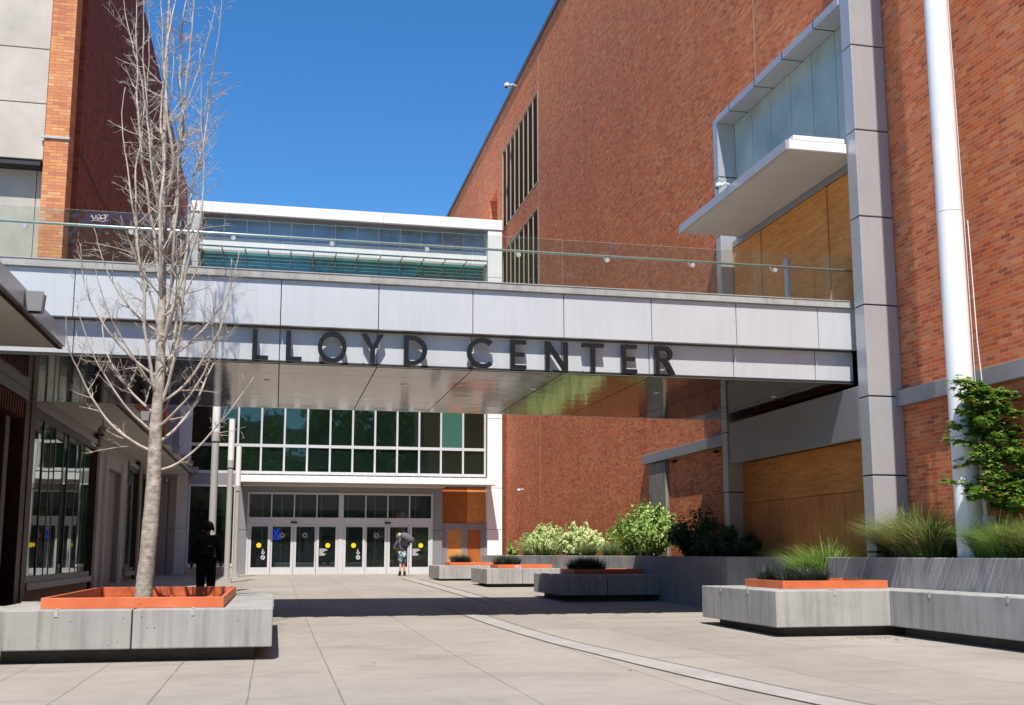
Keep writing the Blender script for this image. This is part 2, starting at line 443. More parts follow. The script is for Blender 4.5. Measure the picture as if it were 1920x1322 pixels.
class MB:
    def __init__(s, tf=False): s.v = []; s.f = []; s.tf = tf
    def add(s, vs, fs):
        o = len(s.v)
        if s.tf: vs = [T(p) for p in vs]
        s.v += [tuple(p) for p in vs]
        s.f += [tuple(i + o for i in f) for f in fs]
        return s
    def box(s, x0, x1, y0, y1, z0, z1):
        if x1 < x0: x0, x1 = x1, x0
        if y1 < y0: y0, y1 = y1, y0
        if z1 < z0: z0, z1 = z1, z0
        v = [(x0, y0, z0), (x1, y0, z0), (x1, y1, z0), (x0, y1, z0), (x0, y0, z1), (x1, y0, z1), (x1, y1, z1), (x0, y1, z1)]
        return s.add(v, [(0, 3, 2, 1), (4, 5, 6, 7), (0, 1, 5, 4), (1, 2, 6, 5), (2, 3, 7, 6), (3, 0, 4, 7)])
    def tube(s, pts, rad, n=8, cap=True):
        pts = [Vector(p) for p in pts]
        if not isinstance(rad, (list, tuple)): rad = [rad] * len(pts)
        vs = []; fs = []
        up = None
        for i, p in enumerate(pts):
            d = (pts[min(i + 1, len(pts) - 1)] - pts[max(i - 1, 0)])
            if d.length < 1e-9: d = Vector((0, 0, 1))
            d.normalize()
            if up is None:
                a = Vector((1, 0, 0)) if abs(d.x) < 0.9 else Vector((0, 1, 0))
                up = d.cross(a).normalized()
            else:
                up = (up - d * up.dot(d)).normalized()
            w = d.cross(up)
            for k in range(n):
                an = 2 * math.pi * k / n
                vs.append(p + (up * math.cos(an) + w * math.sin(an)) * rad[i])
        for i in range(len(pts) - 1):
            for k in range(n):
                a = i * n + k; b = i * n + (k + 1) % n
                fs.append((a, b, b + n, a + n))
        if cap:
            fs.append(tuple(range(n - 1, -1, -1)))
            e = (len(pts) - 1) * n
            fs.append(tuple(e + k for k in range(n)))
        return s.add(vs, fs)
    def cyl(s, p0, p1, r0, r1=None, n=24):
        return s.tube([p0, p1], [r0, r0 if r1 is None else r1], n)
    def prism(s, poly, fn, d0, d1):
        # poly: 2D outline; fn(u, v, d) -> 3D point; extruded from d0 to d1
        n = len(poly)
        vs = [fn(u, v, d0) for u, v in poly] + [fn(u, v, d1) for u, v in poly]
        fs = [tuple(range(n)), tuple(range(2 * n - 1, n - 1, -1))]
        fs += [(i, (i + 1) % n, (i + 1) % n + n, i + n) for i in range(n)]
        return s.add(vs, fs)
    def ball(s, c, r, n=14, m=9, sc=(1, 1, 1)):
        vs = [(c[0], c[1], c[2] - r * sc[2])]
        for j in range(1, m):
            th = math.pi * j / m
            for k in range(n):
                a = 2 * math.pi * k / n
                vs.append((c[0] + r * sc[0] * math.sin(th) * math.cos(a), c[1] + r * sc[1] * math.sin(th) * math.sin(a), c[2] - r * sc[2] * math.cos(th)))
        vs.append((c[0], c[1], c[2] + r * sc[2]))
        fs = [(0, 1 + (k + 1) % n, 1 + k) for k in range(n)]
        for j in range(m - 2):
            for k in range(n):
                a = 1 + j * n + k; b = 1 + j * n + (k + 1) % n
                fs.append((a, b, b + n, a + n))
        e = 1 + (m - 2) * n; t = len(vs) - 1
        fs += [(e + k, e + (k + 1) % n, t) for k in range(n)]
        return s.add(vs, fs)
    def build(s, name, mat, parent=None, bevel=0.0, smooth=False, org=None):
        me = bpy.data.meshes.new(name)
        ob = bpy.data.objects.new(name, me)
        if parent is not None:
            wo = ORG[parent.name]
            ob.parent = parent
            ORG[ob.name] = wo
        else:
            wo = Vector(org) if org is not None else Vector((0, 0, 0))
            ob.location = wo
            ORG[ob.name] = wo
        me.from_pydata([(p[0] - wo[0], p[1] - wo[1], p[2] - wo[2]) for p in s.v], [], s.f)
        me.materials.append(mat)
        if smooth:
            me.polygons.foreach_set('use_smooth', [True] * len(me.polygons))
            if smooth == 'auto':
                me.set_sharp_from_angle(angle=R(40))
        me.update()
        COL.objects.link(ob)
        if bevel:
            b = ob.modifiers.new('bevel', 'BEVEL')
            b.width = bevel; b.segments = 2; b.limit_method = 'ANGLE'; b.angle_limit = R(40)
        return ob

def tag(o, label=None, cat=None, group=None, kind=None):
    if label: o['label'] = label
    if cat: o['category'] = cat
    if group: o['group'] = group
    if kind: o['kind'] = kind
    return o
def thing(name, loc, label, cat, group=None):
    o = bpy.data.objects.new(name, None)
    o.empty_display_size = 0.2
    COL.objects.link(o)
    o.location = loc
    ORG[o.name] = Vector(loc)
    return tag(o, label, cat, group)
def kids(o): return [c for c in bpy.data.objects if c.parent == o]
def copy_tree(o, parent=None):
    c = o.copy()
    COL.objects.link(c)
    c.parent = parent
    for ch in kids(o):
        if ch is not c: copy_tree(ch, c)
    return c
def B(x0, x1, y0, y1, z0, z1, tf=True): return MB(tf).box(x0, x1, y0, y1, z0, z1)

# ------------------------------------------------------------------ setting: ground
ys = [-160, -60, -20, 0, 6, 10, 14, 20, 26, 32, 38, 45, 52, 70, 110, 220]
xs = [-200, -60, -20, -8, -3, 0, 3, 6, 9, 12, 30, 80, 200]
g = MB()
vs = [(x, y, gz(y)) for y in ys for x in xs]
nx = len(xs)
g.add(vs, [(j * nx + i, j * nx + i + 1, (j + 1) * nx + i + 1, (j + 1) * nx + i) for j in range(len(ys) - 1) for i in range(nx - 1)])
tag(g.build('plaza_ground', m_ground), kind='structure')

def strip(name, L, Rr, mat, dz, kind='structure'):
    n = 40
    def interp(P, t):
        k = t * (len(P) - 1); i = min(int(k), len(P) - 2); f = k - i
        p0 = P[max(i - 1, 0)]; p1 = P[i]; p2 = P[i + 1]; p3 = P[min(i + 2, len(P) - 1)]
        return tuple(0.5 * ((2 * b) + (-a + c) * f + (2 * a - 5 * b + 4 * c - d) * f * f + (-a + 3 * b - 3 * c + d) * f ** 3) for a, b, c, d in zip(p0, p1, p2, p3))
    m = MB()
    vs = []
    for i in range(n + 1):
        a = interp(L, i / n); b = interp(Rr, i / n)
        vs += [(a[0], a[1], gz(a[1]) + dz), (b[0], b[1], gz(b[1]) + dz)]
    m.add(vs, [(2 * i, 2 * i + 1, 2 * i + 3, 2 * i + 2) for i in range(n)])
    o = m.build(name, mat)
    tag(o, kind=kind)
    return o
STRIP_L = [(3.44, 23.2), (3.44, 19.26), (3.48, 16.6), (3.60, 14.15), (3.72, 12.47), (3.83, 11.02), (3.94, 9.78), (4.06, 8.77), (4.18, 7.94), (4.6, 5.0)]
STRIP_R = [(3.84, 23.1), (3.86, 19.2), (3.89, 16.4), (3.99, 14.1), (4.12, 12.5), (4.26, 11.0), (4.36, 9.8), (4.46, 8.7), (4.58, 7.9), (5.0, 5.0)]
strip('paving_strip', STRIP_L, STRIP_R, m_strip, 0.004)
def off(P, d): return [(x + d, y) for x, y in P]
strip('paving_joint', off(STRIP_L, -0.012), off(STRIP_L, 0.014), m_joint, 0.008)
strip('paving_joint', off(STRIP_R, -0.012), off(STRIP_R, 0.010), m_joint, 0.008)
S2L = [(4.75, 41.0), (4.78, 36.1), (4.74, 30.0), (4.68, 23.5)]
S2R = [(5.35, 41.0), (5.32, 36.0), (5.22, 30.0), (5.12, 23.4)]
strip('paving_strip', S2L, S2R, m_strip, 0.004)
strip('paving_joint', off(S2L, -0.03), off(S2L, 0.03), m_joint, 0.008)
strip('paving_joint', off(S2R, -0.03), off(S2R, 0.03), m_joint, 0.008)

# ------------------------------------------------------------------ right brick building
bb = thing('brick_building', T((9.7, 30, 1.17)), 'tall red brick building with louvres and boarded portal on the right', 'building')
ZT = 21.4
w = MB(True)
def wseg(y0, y1, openings):
    z = -1.2
    for a, b_ in openings + [(ZT, None)]:
        w.box(9.7, 10.5, y0, y1, z, a)
        z = b_
wseg(2, 15.4, []); wseg(15.4, 20.6, [(-1.1, 3.0), (3.9, 10.3)])
wseg(20.6, 39, []); wseg(39, 45.77, [(9.0, 14.7), (15.65, 19.5)])
wseg(45.77, 46.9, []); wseg(46.9, 48.7, [(13, 18.1)]); wseg(48.7, 63, [])
w.box(10.5, 24, 2, 63, 20.0, 21.3)
w.box(10.5, 24, 62.4, 63, -1.2, 20.0)
w.build('wall', m_brickX, bb)
B(10.35, 10.5, 15.45, 20.55, -1, 10).build('dark_backing', m_dark, bb)
B(9.62, 10.6, 2, 63.1, 21.4, 21.58).build('coping', m_coping, bb)
B(10.3, 10.45, 38.9, 45.9, 8.9, 19.6).build('louvre_backing', m_dark, bb)
r_ = MB(True).box(10.3, 10.45, 46.8, 48.8, 12.9, 18.2)
r_.build('recess_wall', m_ply3, bb)
for (z0, z1) in ((15.65, 19.5), (9.0, 14.7)):
    fr = MB(True)
    for k in range(9):
        y = 39.05 + k * (45.72 - 39.05) / 8
        fr.box(9.69, 9.73, y - 0.03, y + 0.03, z0, z1)
    fr.box(9.69, 9.80, 39.0, 45.77, z1 - 0.06, z1 - 0.001); fr.box(9.69, 9.80, 39.0, 45.77, z0 + 0.001, z0 + 0.07)
    lo = fr.build('louvre', m_tan, bb)
    sl = MB(True)
    z = z0 + 0.14
    while z < z1 - 0.1:
        sl.add([(9.72, 39.1, z), (9.72, 45.65, z), (9.90, 45.65, z + 0.10), (9.90, 39.1, z + 0.10), (9.72, 39.1, z - 0.02), (9.72, 45.65, z - 0.02), (9.90, 45.65, z + 0.08), (9.90, 39.1, z + 0.08)],
               [(0, 1, 2, 3), (7, 6, 5, 4), (0, 4, 5, 1), (3, 2, 6, 7)])
        z += 0.145
    sl.build('slats', m_louv, lo)
jt = MB(True)
jt.box(9.695, 9.71, 19.79, 19.81, 10.6, 21.4); jt.box(9.695, 9.71, 38.86, 38.89, 3, 21.4)
jt.build('movement_joint', m_tan, bb)
B(9.58, 9.7, 2, 15.1, 3.48, 3.73).build('metal_band', m_grey, bb, 0.01)
B(9.55, 9.7, 20.75, 27.1, 3.53, 3.77).build('metal_band', m_grey, bb, 0.01)
bk = MB(True)
for y in (22.3, 24.9): bk.box(9.58, 9.7, y, y + 0.10, 3.42, 3.475)
bk.build('bracket', m_bronze, bb)
B(9.60, 9.7, 25.45, 26.65, -1, 3.5).build('pier', m_pier, bb, 0.01)

# portal: columns, beam, boarded openings, window box, canopy
def seamcol(x0, x1, y0, y1, seams, gap=0.012):
    m = MB(True)
    for a, b_ in zip(seams[:-1], seams[1:]): m.box(x0, x1, y0, y1, a + gap, b_ - gap)
    return m
nc = seamcol(9.1, 9.695, 15.05, 15.34, [-1.0, 1.2, 2.39, 3.64, 5.12, 6.59, 8.06, 9.54, 11.0, 12.5, 14.0]).build('column', m_column, bb, 0.008)
MB(True).box(9.12, 9.69, 15.07, 15.33, -1, 13.9).build('column_core', m_dark, nc)
fc = seamcol(9.1, 9.695, 20.5, 20.74, [-1.0, 1.19, 2.43, 3.67, 5.1, 6.5, 7.9, 9.2, 10.54]).build('column', m_column, bb, 0.008)
MB(True).box(9.12, 9.69, 20.52, 20.73, -1, 10.5).build('column_core', m_dark, fc)
B(9.1, 9.22, 15.36, 20.38, 3.0, 3.84).build('beam', m_grey, bb, 0.01)
pl = MB(True).box(9.42, 9.46, 15.36, 18.8, 2.2, 3.02).box(9.42, 9.46, 18.812, 20.48, 2.2, 3.02)
pl.build('plywood_panel', m_ply, bb)
pl = MB(True)
for a, b_ in ((15.36, 16.5), (16.51, 17.7), (17.71, 19.2), (19.21, 20.48)): pl.box(9.40, 9.43, a, b_, -0.6, 2.19)
pl.build('plywood_panel', m_ply2, bb)
pl = MB(True)
for i, (a, b_) in enumerate(((15.36, 16.55), (16.56, 17.9), (17.91, 19.2), (19.21, 20.48))): pl.box(9.40 - 0.02 * (i % 2), 9.44, a, b_, 4.9, 7.62)
pl.build('plywood_panel', m_ply, bb)
B(9.36, 9.5, 15.36, 20.48, 7.63, 7.76).build('header', m_grey, bb, 0.006)
# window box above the canopy
wb = MB(True)
wb.box(9.08, 9.695, 15.36, 20.49, 10.40, 10.55)
o = wb.build('window_frame', m_column, bb, 0.008)
sm = MB(True)
for k in range(4): sm.box(9.072, 9.5, 16.2 + k * 1.2, 16.215 + k * 1.2, 10.392, 10.556)
sm.build('seam', m_dark, o)
pg = MB(True)
n = 6
for k in range(n):
    a = 15.38 + k * 5.1 / n
    pg.box(9.50, 9.54, a + 0.008, a + 5.1 / n - 0.008, 7.9, 10.39)
gw = pg.build('spandrel_window', m_glass_portal, bb)
B(9.55, 9.59, 15.37, 20.49, 7.9, 10.39).build('backing', m_white, gw)
# canopy
cn = thing('portal_canopy', T((8.0, 18, 7.75)), 'white canopy slab over the boarded opening above the footbridge', 'canopy')
B(8.06, 9.35, 15.36, 20.08, 7.75, 7.79).build('soffit', m_canopy_soffit, cn)
B(8.00, 8.055, 15.33, 20.1, 7.735, 7.90).build('edge', m_column, cn, 0.006)
B(8.058, 9.08, 15.31, 15.355, 7.745, 7.90).build('end_face', m_white, cn, 0.006)
B(8.13, 9.05, 15.31, 15.5, 7.906, 7.985).build('flashing', m_white, cn, 0.006)
B(8.06, 9.49, 15.36, 20.09, 7.80, 7.895).build('roof_deck', m_cap, cn)

# ------------------------------------------------------------------ footbridge
fb = thing('footbridge', T((2.7, 18, 3.94)), 'silver panelled footbridge with glass balustrade spanning the plaza', 'footbridge')
JX = [-0.02 + 1.434 * k for k in range(-9, 7)] + [9.27]
up = MB(True); lo = MB(True)
for a, b_ in zip(JX[:-1], JX[1:]):
    if b_ > 9.5: continue
    up.box(a + 0.006, b_ - 0.006, 15.60, 15.68, 4.485, 5.17)
    lo.box(a + 0.006, b_ - 0.006, 15.755, 15.80, 3.945, 4.47)
up.build('upper_fascia', m_fascia, fb, 0.005)
lo.build('lower_fascia', m_fascia, fb, 0.005)
B(-12.8, 9.27, 15.69, 15.71, 4.50, 5.16).build('fascia_backing', m_dark, fb)
B(-12.8, 9.27, 15.81, 20.6, 3.99, 5.1).build('deck', m_cap, fb)
cp = MB(True).box(-12.9, 9.28, 15.57, 15.9, 5.205, 5.285)
cp.box(-12.9, 9.28, 15.55, 15.9, 5.175, 5.20)
cp.build('edge_cap', m_cap, fb, 0.004)
B(-12.9, 9.28, 15.56, 15.62, 5.287, 5.30).build('cap_lip', m_steel, fb)
B(-12.9, 9.28, 20.6, 20.85, 3.96, 5.3).build('rear_fascia', m_fascia, fb, 0.01)
sf = MB(True)
for a, b_ in zip(JX[:-1], JX[1:]):
    sf.box(a + 0.008, b_ - 0.008, 15.765, 16.55, 3.935, 3.94 + 0.001)
    sf.box(a + 0.008, b_ - 0.008, 16.56, 19.3, 3.935, 3.94 + 0.001)
    sf.box(a + 0.008, b_ - 0.008, 19.31, 20.595, 3.935, 3.94 + 0.001)
sf.build('soffit', m_soffit, fb)
B(-12.8, 9.26, 15.73, 20.59, 3.955, 3.985).build('soffit_backing', m_dark, fb)
dl = MB(True)
for k in range(7):
    dl.cyl((-4.6 + k * 2.2, 17.3, 3.925), (-4.6 + k * 2.2, 17.3, 3.934), 0.05, 0.05, 16)
dl.build('downlight', m_lampwhite, fb)
GX = [-0.02 + 1.434 * k for k in range(-8, 7)] + [9.33]
for a, b_ in zip(GX[:-1], GX[1:]):
    B(a + 0.006, b_ - 0.006, 15.64, 15.655, 5.286, 6.06).build('glass_panel', m_glass_clear, fb)
MB(True).tube([(-12, 15.80, 5.88), (9.36, 15.80, 5.88)], 0.021, 12).build('handrail', m_rail, fb, smooth=True)
for k in range(-7, 7):
    x = 0.70 + 1.434 * k
    if x > 9.2: continue
    d = MB(True)
    d.cyl((x, 15.60, 5.765), (x, 15.638, 5.765), 0.034, 0.034, 18)
    d.tube([(x, 15.66, 5.765), (x, 15.72, 5.77), (x, 15.80, 5.86)], 0.010, 8)
    d.build('rail_bracket', m_steel, fb, smooth='auto')
tb = MB(True)
random.seed(3)
for k in range(5):
    pts = []
    x = -2.74 + k * 0.035
    for i in range(7):
        pts.append((x + random.uniform(-.02, .06), 15.632, 5.96 + random.uniform(-.045, .05)))
        x += 0.012
    tb.tube(pts, 0.0028, 5)
pts = [(-2.72, 15.632, 5.90), (-2.66, 15.632, 5.915), (-2.56, 15.632, 5.90), (-2.49, 15.632, 5.93)]
tb.tube(pts, 0.0028, 5)
tb.build('graffiti_tag', m_decal, fb)
bl = thing('bollard_light', T((8.8, 17.0, 5.1)), 'short grey cylinder post standing on the footbridge deck by plywood', 'bollard')
MB(True).cyl((8.8, 17, 5.11), (8.8, 17, 6.20), 0.055).build('post', m_pole, bl, smooth='auto')
MB(True).cyl((8.8, 17, 6.215), (8.8, 17, 6.38), 0.062).build('head', m_pole, bl, smooth='auto')

# ------------------------------------------------------------------ building sign
sg = thing('building_sign', T((2.8, 15.6, 3.96)), 'black raised letters LLOYD CENTER fixed on the footbridge fascia', 'sign')
def ring(cx, cz, ro, ri, a0, a1, n=40, sx=1.0):
    o = [(cx + ro * sx * math.cos(a0 + (a1 - a0) * i / n), cz + ro * math.sin(a0 + (a1 - a0) * i / n)) for i in range(n + 1)]
    i_ = [(cx + ri * sx * math.cos(a0 + (a1 - a0) * i / n), cz + ri * math.sin(a0 + (a1 - a0) * i / n)) for i in range(n + 1)]
    return o, i_
def letter(ch, x0, x1):
    z0, z1 = 3.965, 4.412
    tk = 0.070
    m = MB(True)
    F = lambda u, v, d: (u, d, v)
    Y0, Y1 = 15.585, 15.655
    def P(poly): m.prism(poly, F, Y0, Y1)
    def bx(a, b_, c, d): P([(a, c), (b_, c), (b_, d), (a, d)])
    def quadstrip(o, i_):
        for k in range(len(o) - 1): P([o[k], o[k + 1], i_[k + 1], i_[k]])
    if ch == 'L': bx(x0, x0 + tk, z0, z1); bx(x0 + tk, x1, z0, z0 + tk * .85)
    elif ch == 'E':
        bx(x0, x0 + tk, z0, z1)
        for c in (z0, (z0 + z1) / 2 - tk * .42, z1 - tk * .85): bx(x0 + tk, x1 - (0.03 if z0 < c < z1 - .1 else 0), c, c + tk * .85)
    elif ch == 'T':
        c = (x0 + x1) / 2
        bx(x0, x1, z1 - tk * .85, z1); bx(c - tk / 2, c + tk / 2, z0, z1 - tk * .85)
    elif ch == 'N':
        bx(x0, x0 + tk, z0, z1); bx(x1 - tk, x1, z0, z1)
        P([(x0 + tk, z1), (x0 + tk, z1 - .12), (x1 - tk, z0), (x1 - tk, z0 + .12)])
    elif ch == 'Y':
        c = (x0 + x1) / 2; zm = (z0 + z1) / 2 - 0.01
        bx(c - tk / 2, c + tk / 2, z0, zm)
        P([(c - tk / 2, zm), (c, zm), (c, zm + .06), (x0 + tk * 1.1, z1), (x0, z1)])
        P([(c, zm), (c + tk / 2, zm), (x1, z1), (x1 - tk * 1.1, z1), (c, zm + .06)])
    elif ch in 'OC':
        cx = (x0 + x1) / 2 if ch == 'O' else x0 + 0.215
        cz = (z0 + z1) / 2
        ro = (z1 - z0) / 2 + 0.012
        a0, a1 = (0, 2 * math.pi) if ch == 'O' else (R(48), R(312))
        o, i_ = ring(cx, cz, ro, ro - tk, a0, a1, 48, (x1 - x0) / 2 / ro if ch == 'O' else 1)
        quadstrip(o, i_)
    elif ch == 'D':
        bx(x0, x0 + tk, z0, z1)
        cz = (z0 + z1) / 2; h = (z1 - z0) / 2; s0 = x0 + 0.12
        bx(x0 + tk, s0, z0, z0 + tk * .85); bx(x0 + tk, s0, z1 - tk * .85, z1)
        o = [(s0 + (x1 - s0) * math.cos(R(a)), cz + h * math.sin(R(a))) for a in range(-90, 91, 6)]
        i_ = [(s0 + (x1 - s0 - tk) * math.cos(R(a)), cz + (h - tk * .85) * math.sin(R(a))) for a in range(-90, 91, 6)]
        quadstrip(o, i_)
    elif ch == 'R':
        bx(x0, x0 + tk, z0, z1)
        h = 0.125; cz = z1 - h; s0 = x0 + 0.16
        bx(x0 + tk, s0, z1 - tk * .85, z1); bx(x0 + tk, s0, z1 - 2 * h, z1 - 2 * h + tk * .85)
        o = [(s0 + (x1 - .03 - s0) * math.cos(R(a)), cz + h * math.sin(R(a))) for a in range(-90, 91, 6)]
        i_ = [(s0 + (x1 - .03 - s0 - tk) * math.cos(R(a)), cz + (h - tk * .85) * math.sin(R(a))) for a in range(-90, 91, 6)]
        quadstrip(o, i_)
        P([(s0 - .02, z1 - 2 * h), (x1 - tk * 1.1, z0), (x1 + .01, z0), (s0 + tk, z1 - 2 * h)])
    o = m.build('letter', m_black, sg)
    st = MB(True)
    for xx in (x0 + tk / 2, ):
        for zz in (z0 + .03, z1 - .06):
            st.cyl((xx, 15.655, zz), (xx, 15.755, zz), 0.008, 0.008, 8)
    st.build('stud', m_steel, o)
for ch, a, b_ in (('L', -.41, -.18), ('L', .07, .30), ('O', .53, .95), ('Y', 1.17, 1.50), ('D', 1.80, 2.15), ('C', 2.78, 3.15), ('E', 3.43, 3.68), ('N', 3.98, 4.34), ('T', 4.57, 4.92), ('E', 5.21, 5.46), ('R', 5.76, 6.08)):
    letter(ch, a, b_)

# ------------------------------------------------------------------ entrance building
eb = thing('entrance_building', T((2.8, 45, 0.3)), 'white framed glass entrance building at the end of the plaza', 'building')
rf = MB(True)
for a, b_ in ((-3.96, -3.05), (-3.04, 1.0), (1.01, 4.2), (4.21, 7.2), (7.21, 9.51)): rf.box(a, b_, 44.9, 45.1, 15.48, 15.93)
rf.box(-3.95, 9.5, 45.11, 52, 15.5, 15.90)
rf.build('roof_fascia', m_white, eb)
B(-3.5, 8.86, 45.11, 45.75, 15.45, 15.495).build('roof_soffit', m_grey, eb)
for x0, x1, zs in ((8.87, 9.51, [-.9, 2.2, 3.98, 7.0, 10.0, 13.3, 15.47]), (-3.96, -3.53, [-.9, 2.2, 4.6, 6.9, 9.2, 12.0, 13.3, 15.47])):
    c = seamcol(x0, x1, 44.95, 45.7, zs, 0.01).build('column', m_white if x0 > 0 else m_frame, eb)
    MB(True).box(x0 + .01, x1 - .01, 44.97, 45.69, -.9, 15.46).build('column_core', m_dark, c)
sg2 = MB(True)
n = 13; W0, W1 = -3.5, 8.84
for k in range(n):
    a = W0 + k * (W1 - W0) / n
    sg2.box(a + .02, a + (W1 - W0) / n - .02, 45.72, 45.76, 14.62, 15.44)
sg2.build('spandrel_window', m_glass_blue, eb)
sp2 = MB(True)
for k in range(n):
    a = W0 + k * (W1 - W0) / n
    sp2.box(a + .01, a + (W1 - W0) / n - .01, 45.62, 45.76, 14.32, 14.60)
sp2.build('light_strip', m_white, eb)
B(W0, W1, 45.1, 45.16, 14.10, 14.30).build('sunshade_rail', m_white, eb)
ss = MB(True); sv = MB(True)
for k in range(n + 1):
    a = W0 + k * (W1 - W0) / n
    sv.box(a - .02, a + .02, 45.0, 45.7, 13.94, 14.09)
for j in range(6): ss.box(W0, W1, 45.17 + j * .09, 45.20 + j * .09, 13.98, 14.05)
ss.build('sunshade_slats', m_frame, eb); sv.build('sunshade_bracket', m_grey, eb)
sx = MB(True)
for k in range(n):
    a = W0 + k * (W1 - W0) / n
    sx.box(a + .03, a + (W1 - W0) / n - .03, 44.9, 44.95, 13.86, 13.97)
sx.build('sunshade_edge', m_white, eb)
ug = MB(True); um = MB(True)
for k in range(n):
    a = W0 + k * (W1 - W0) / n
    ug.box(a + .03, a + (W1 - W0) / n - .03, 45.74, 45.78, 11.5, 14.3)
    um.box(a - .03, a + .03, 45.66, 45.79, 11.5, 14.0)
cw = um.build('upper_window', m_grey, eb); ug.build('glazing', m_glass_teal, cw)
B(W0, W1, 45.5, 45.79, 8.9, 11.49).build('spandrel_wall', m_frame, eb)
# main curtain wall
MX = [-3.5, -2.56, -1.62, -0.68, 0.26, 1.2, 2.14, 3.08, 4.02, 4.96, 5.90, 6.84, 7.80, 8.76]
cf = MB(True)
for x in MX: cf.box(x - .038, x + .038, 44.97, 45.12, 4.56, 8.85)
for z in (4.50, 5.62, 8.85): cf.box(-3.54, 8.80, 44.965, 45.13, z - .06, z + .06)
wf = cf.build('main_window', m_frame, eb)
gp = MB(True); fg = MB(True)
random.seed(11)
for i in range(13):
    for j, (z0, z1) in enumerate(((4.56, 5.56), (5.68, 8.79))):
        a, b_ = MX[i] + .038, MX[i + 1] - .038
        dy = random.uniform(-.010, .010); dz = random.uniform(-.022, .022)
        tgt = fg if (i == 11 and j == 1) else gp
        y = 45.04
        tgt.add([(a, y + dy, z0), (b_, y - dy, z0), (b_, y - dy + dz, z1), (a, y + dy + dz, z1), (a, y + .03 + dy, z0), (b_, y + .03 - dy, z0), (b_, y + .03 - dy + dz, z1), (a, y + .03 + dy + dz, z1)],
                [(0, 1, 2, 3), (7, 6, 5, 4), (0, 4, 5, 1), (1, 5, 6, 2), (2, 6, 7, 3), (3, 7, 4, 0)])
gp.build('glazing', m_glass_green, wf); tag(fg.build('glazing', m_glass_frost, wf), 'frosted pale green pane')
B(-3.53, 8.86, 45.14, 45.4, 4.0, 9).build('window_backing', m_dark, eb)
# entrance canopy
ec = thing('entrance_canopy', T((3.8, 44, 4)), 'white flat canopy over the sliding entrance doors', 'canopy')
B(-1.45, 9.0, 43.62, 44.94, 4.03, 4.11).build('soffit', m_canopy_soffit, ec)
B(-1.47, 9.02, 43.58, 43.70, 4.02, 4.29).build('edge', m_white, ec, 0.01)
B(-1.44, 8.99, 43.71, 44.94, 4.12, 4.25).build('roof_deck', m_white, ec)
B(-1.35, 6.91, 44.1, 44.94, 3.93, 4.025).build('lower_soffit', m_canopy_soffit, ec, 0.005)
fn = MB(True)
for k in range(26):
    x = -1.2 + k * 0.40
    fn.prism([(44.1, 4.252), (44.85, 4.252), (44.85, 4.40)], lambda u, v, d: (d, u, v), x, x + .03)
fn.build('stiffener_fins', m_frame, ec)
# gray ground-floor walls
gw_ = MB(True)
gw_.box(-1.62, -1.16, 44.96, 45.3, -.9, 2.14); gw_.box(-1.62, -1.16, 44.96, 45.3, 2.16, 4.05)
gw_.box(-1.16, 6.52, 44.96, 45.3, 3.70, 4.05)
gw_.box(6.52, 6.92, 44.96, 45.3, -.9, 2.14); gw_.box(6.52, 6.92, 44.96, 45.3, 2.16, 4.05)
gw_.box(-4.31, -4.23, 45.05, 45.3, .28, 4.3); gw_.box(-5.2, -4.30, 44.96, 45.3, .28, 2.14); gw_.box(-5.2, -4.30, 44.96, 45.3, 2.16, 4.2)
gw_.box(-4.24, -3.50, 44.96, 45.3, .28, 2.14); gw_.box(-4.24, -3.50, 44.96, 45.3, 2.16, 4.2)
gw_.box(-3.50, -1.62, 44.96, 45.3, 3.98, 4.45)
gw_.box(-5.2, -3.97, 44.96, 45.5, 4.21, 9)
gw_.build('ground_floor_wall', m_grey, eb)
B(-5.2, -3.45, 45.31, 45.36, -.5, 4.4).build('backing', m_dark, eb)
B(-1.62, -1.15, 45.31, 45.36, -.5, 4.04).build('backing', m_dark, eb)
B(6.52, 6.92, 45.31, 45.36, -.5, 4.04).build('backing', m_dark, eb)
B(-5.2, 9.4, 45.31, 45.35, 4.05, 4.4).build('backing', m_dark, eb)
B(-3.50, -1.62, 44.96, 45.3, -.9, .66).build('plinth', m_beige, eb)
lw = MB(True).box(-3.5, -3.42, 44.95, 45.08, .67, 3.97).box(-1.70, -1.63, 44.95, 45.08, .67, 3.97).box(-3.42, -1.70, 44.95, 45.08, 3.90, 3.97).box(-3.42, -1.70, 44.93, 45.08, .67, .78)
lw = lw.build('side_window', m_frame, eb)
B(-3.42, -1.70, 45.0, 45.04, .78, 3.90).build('glazing', m_glass_green, lw)
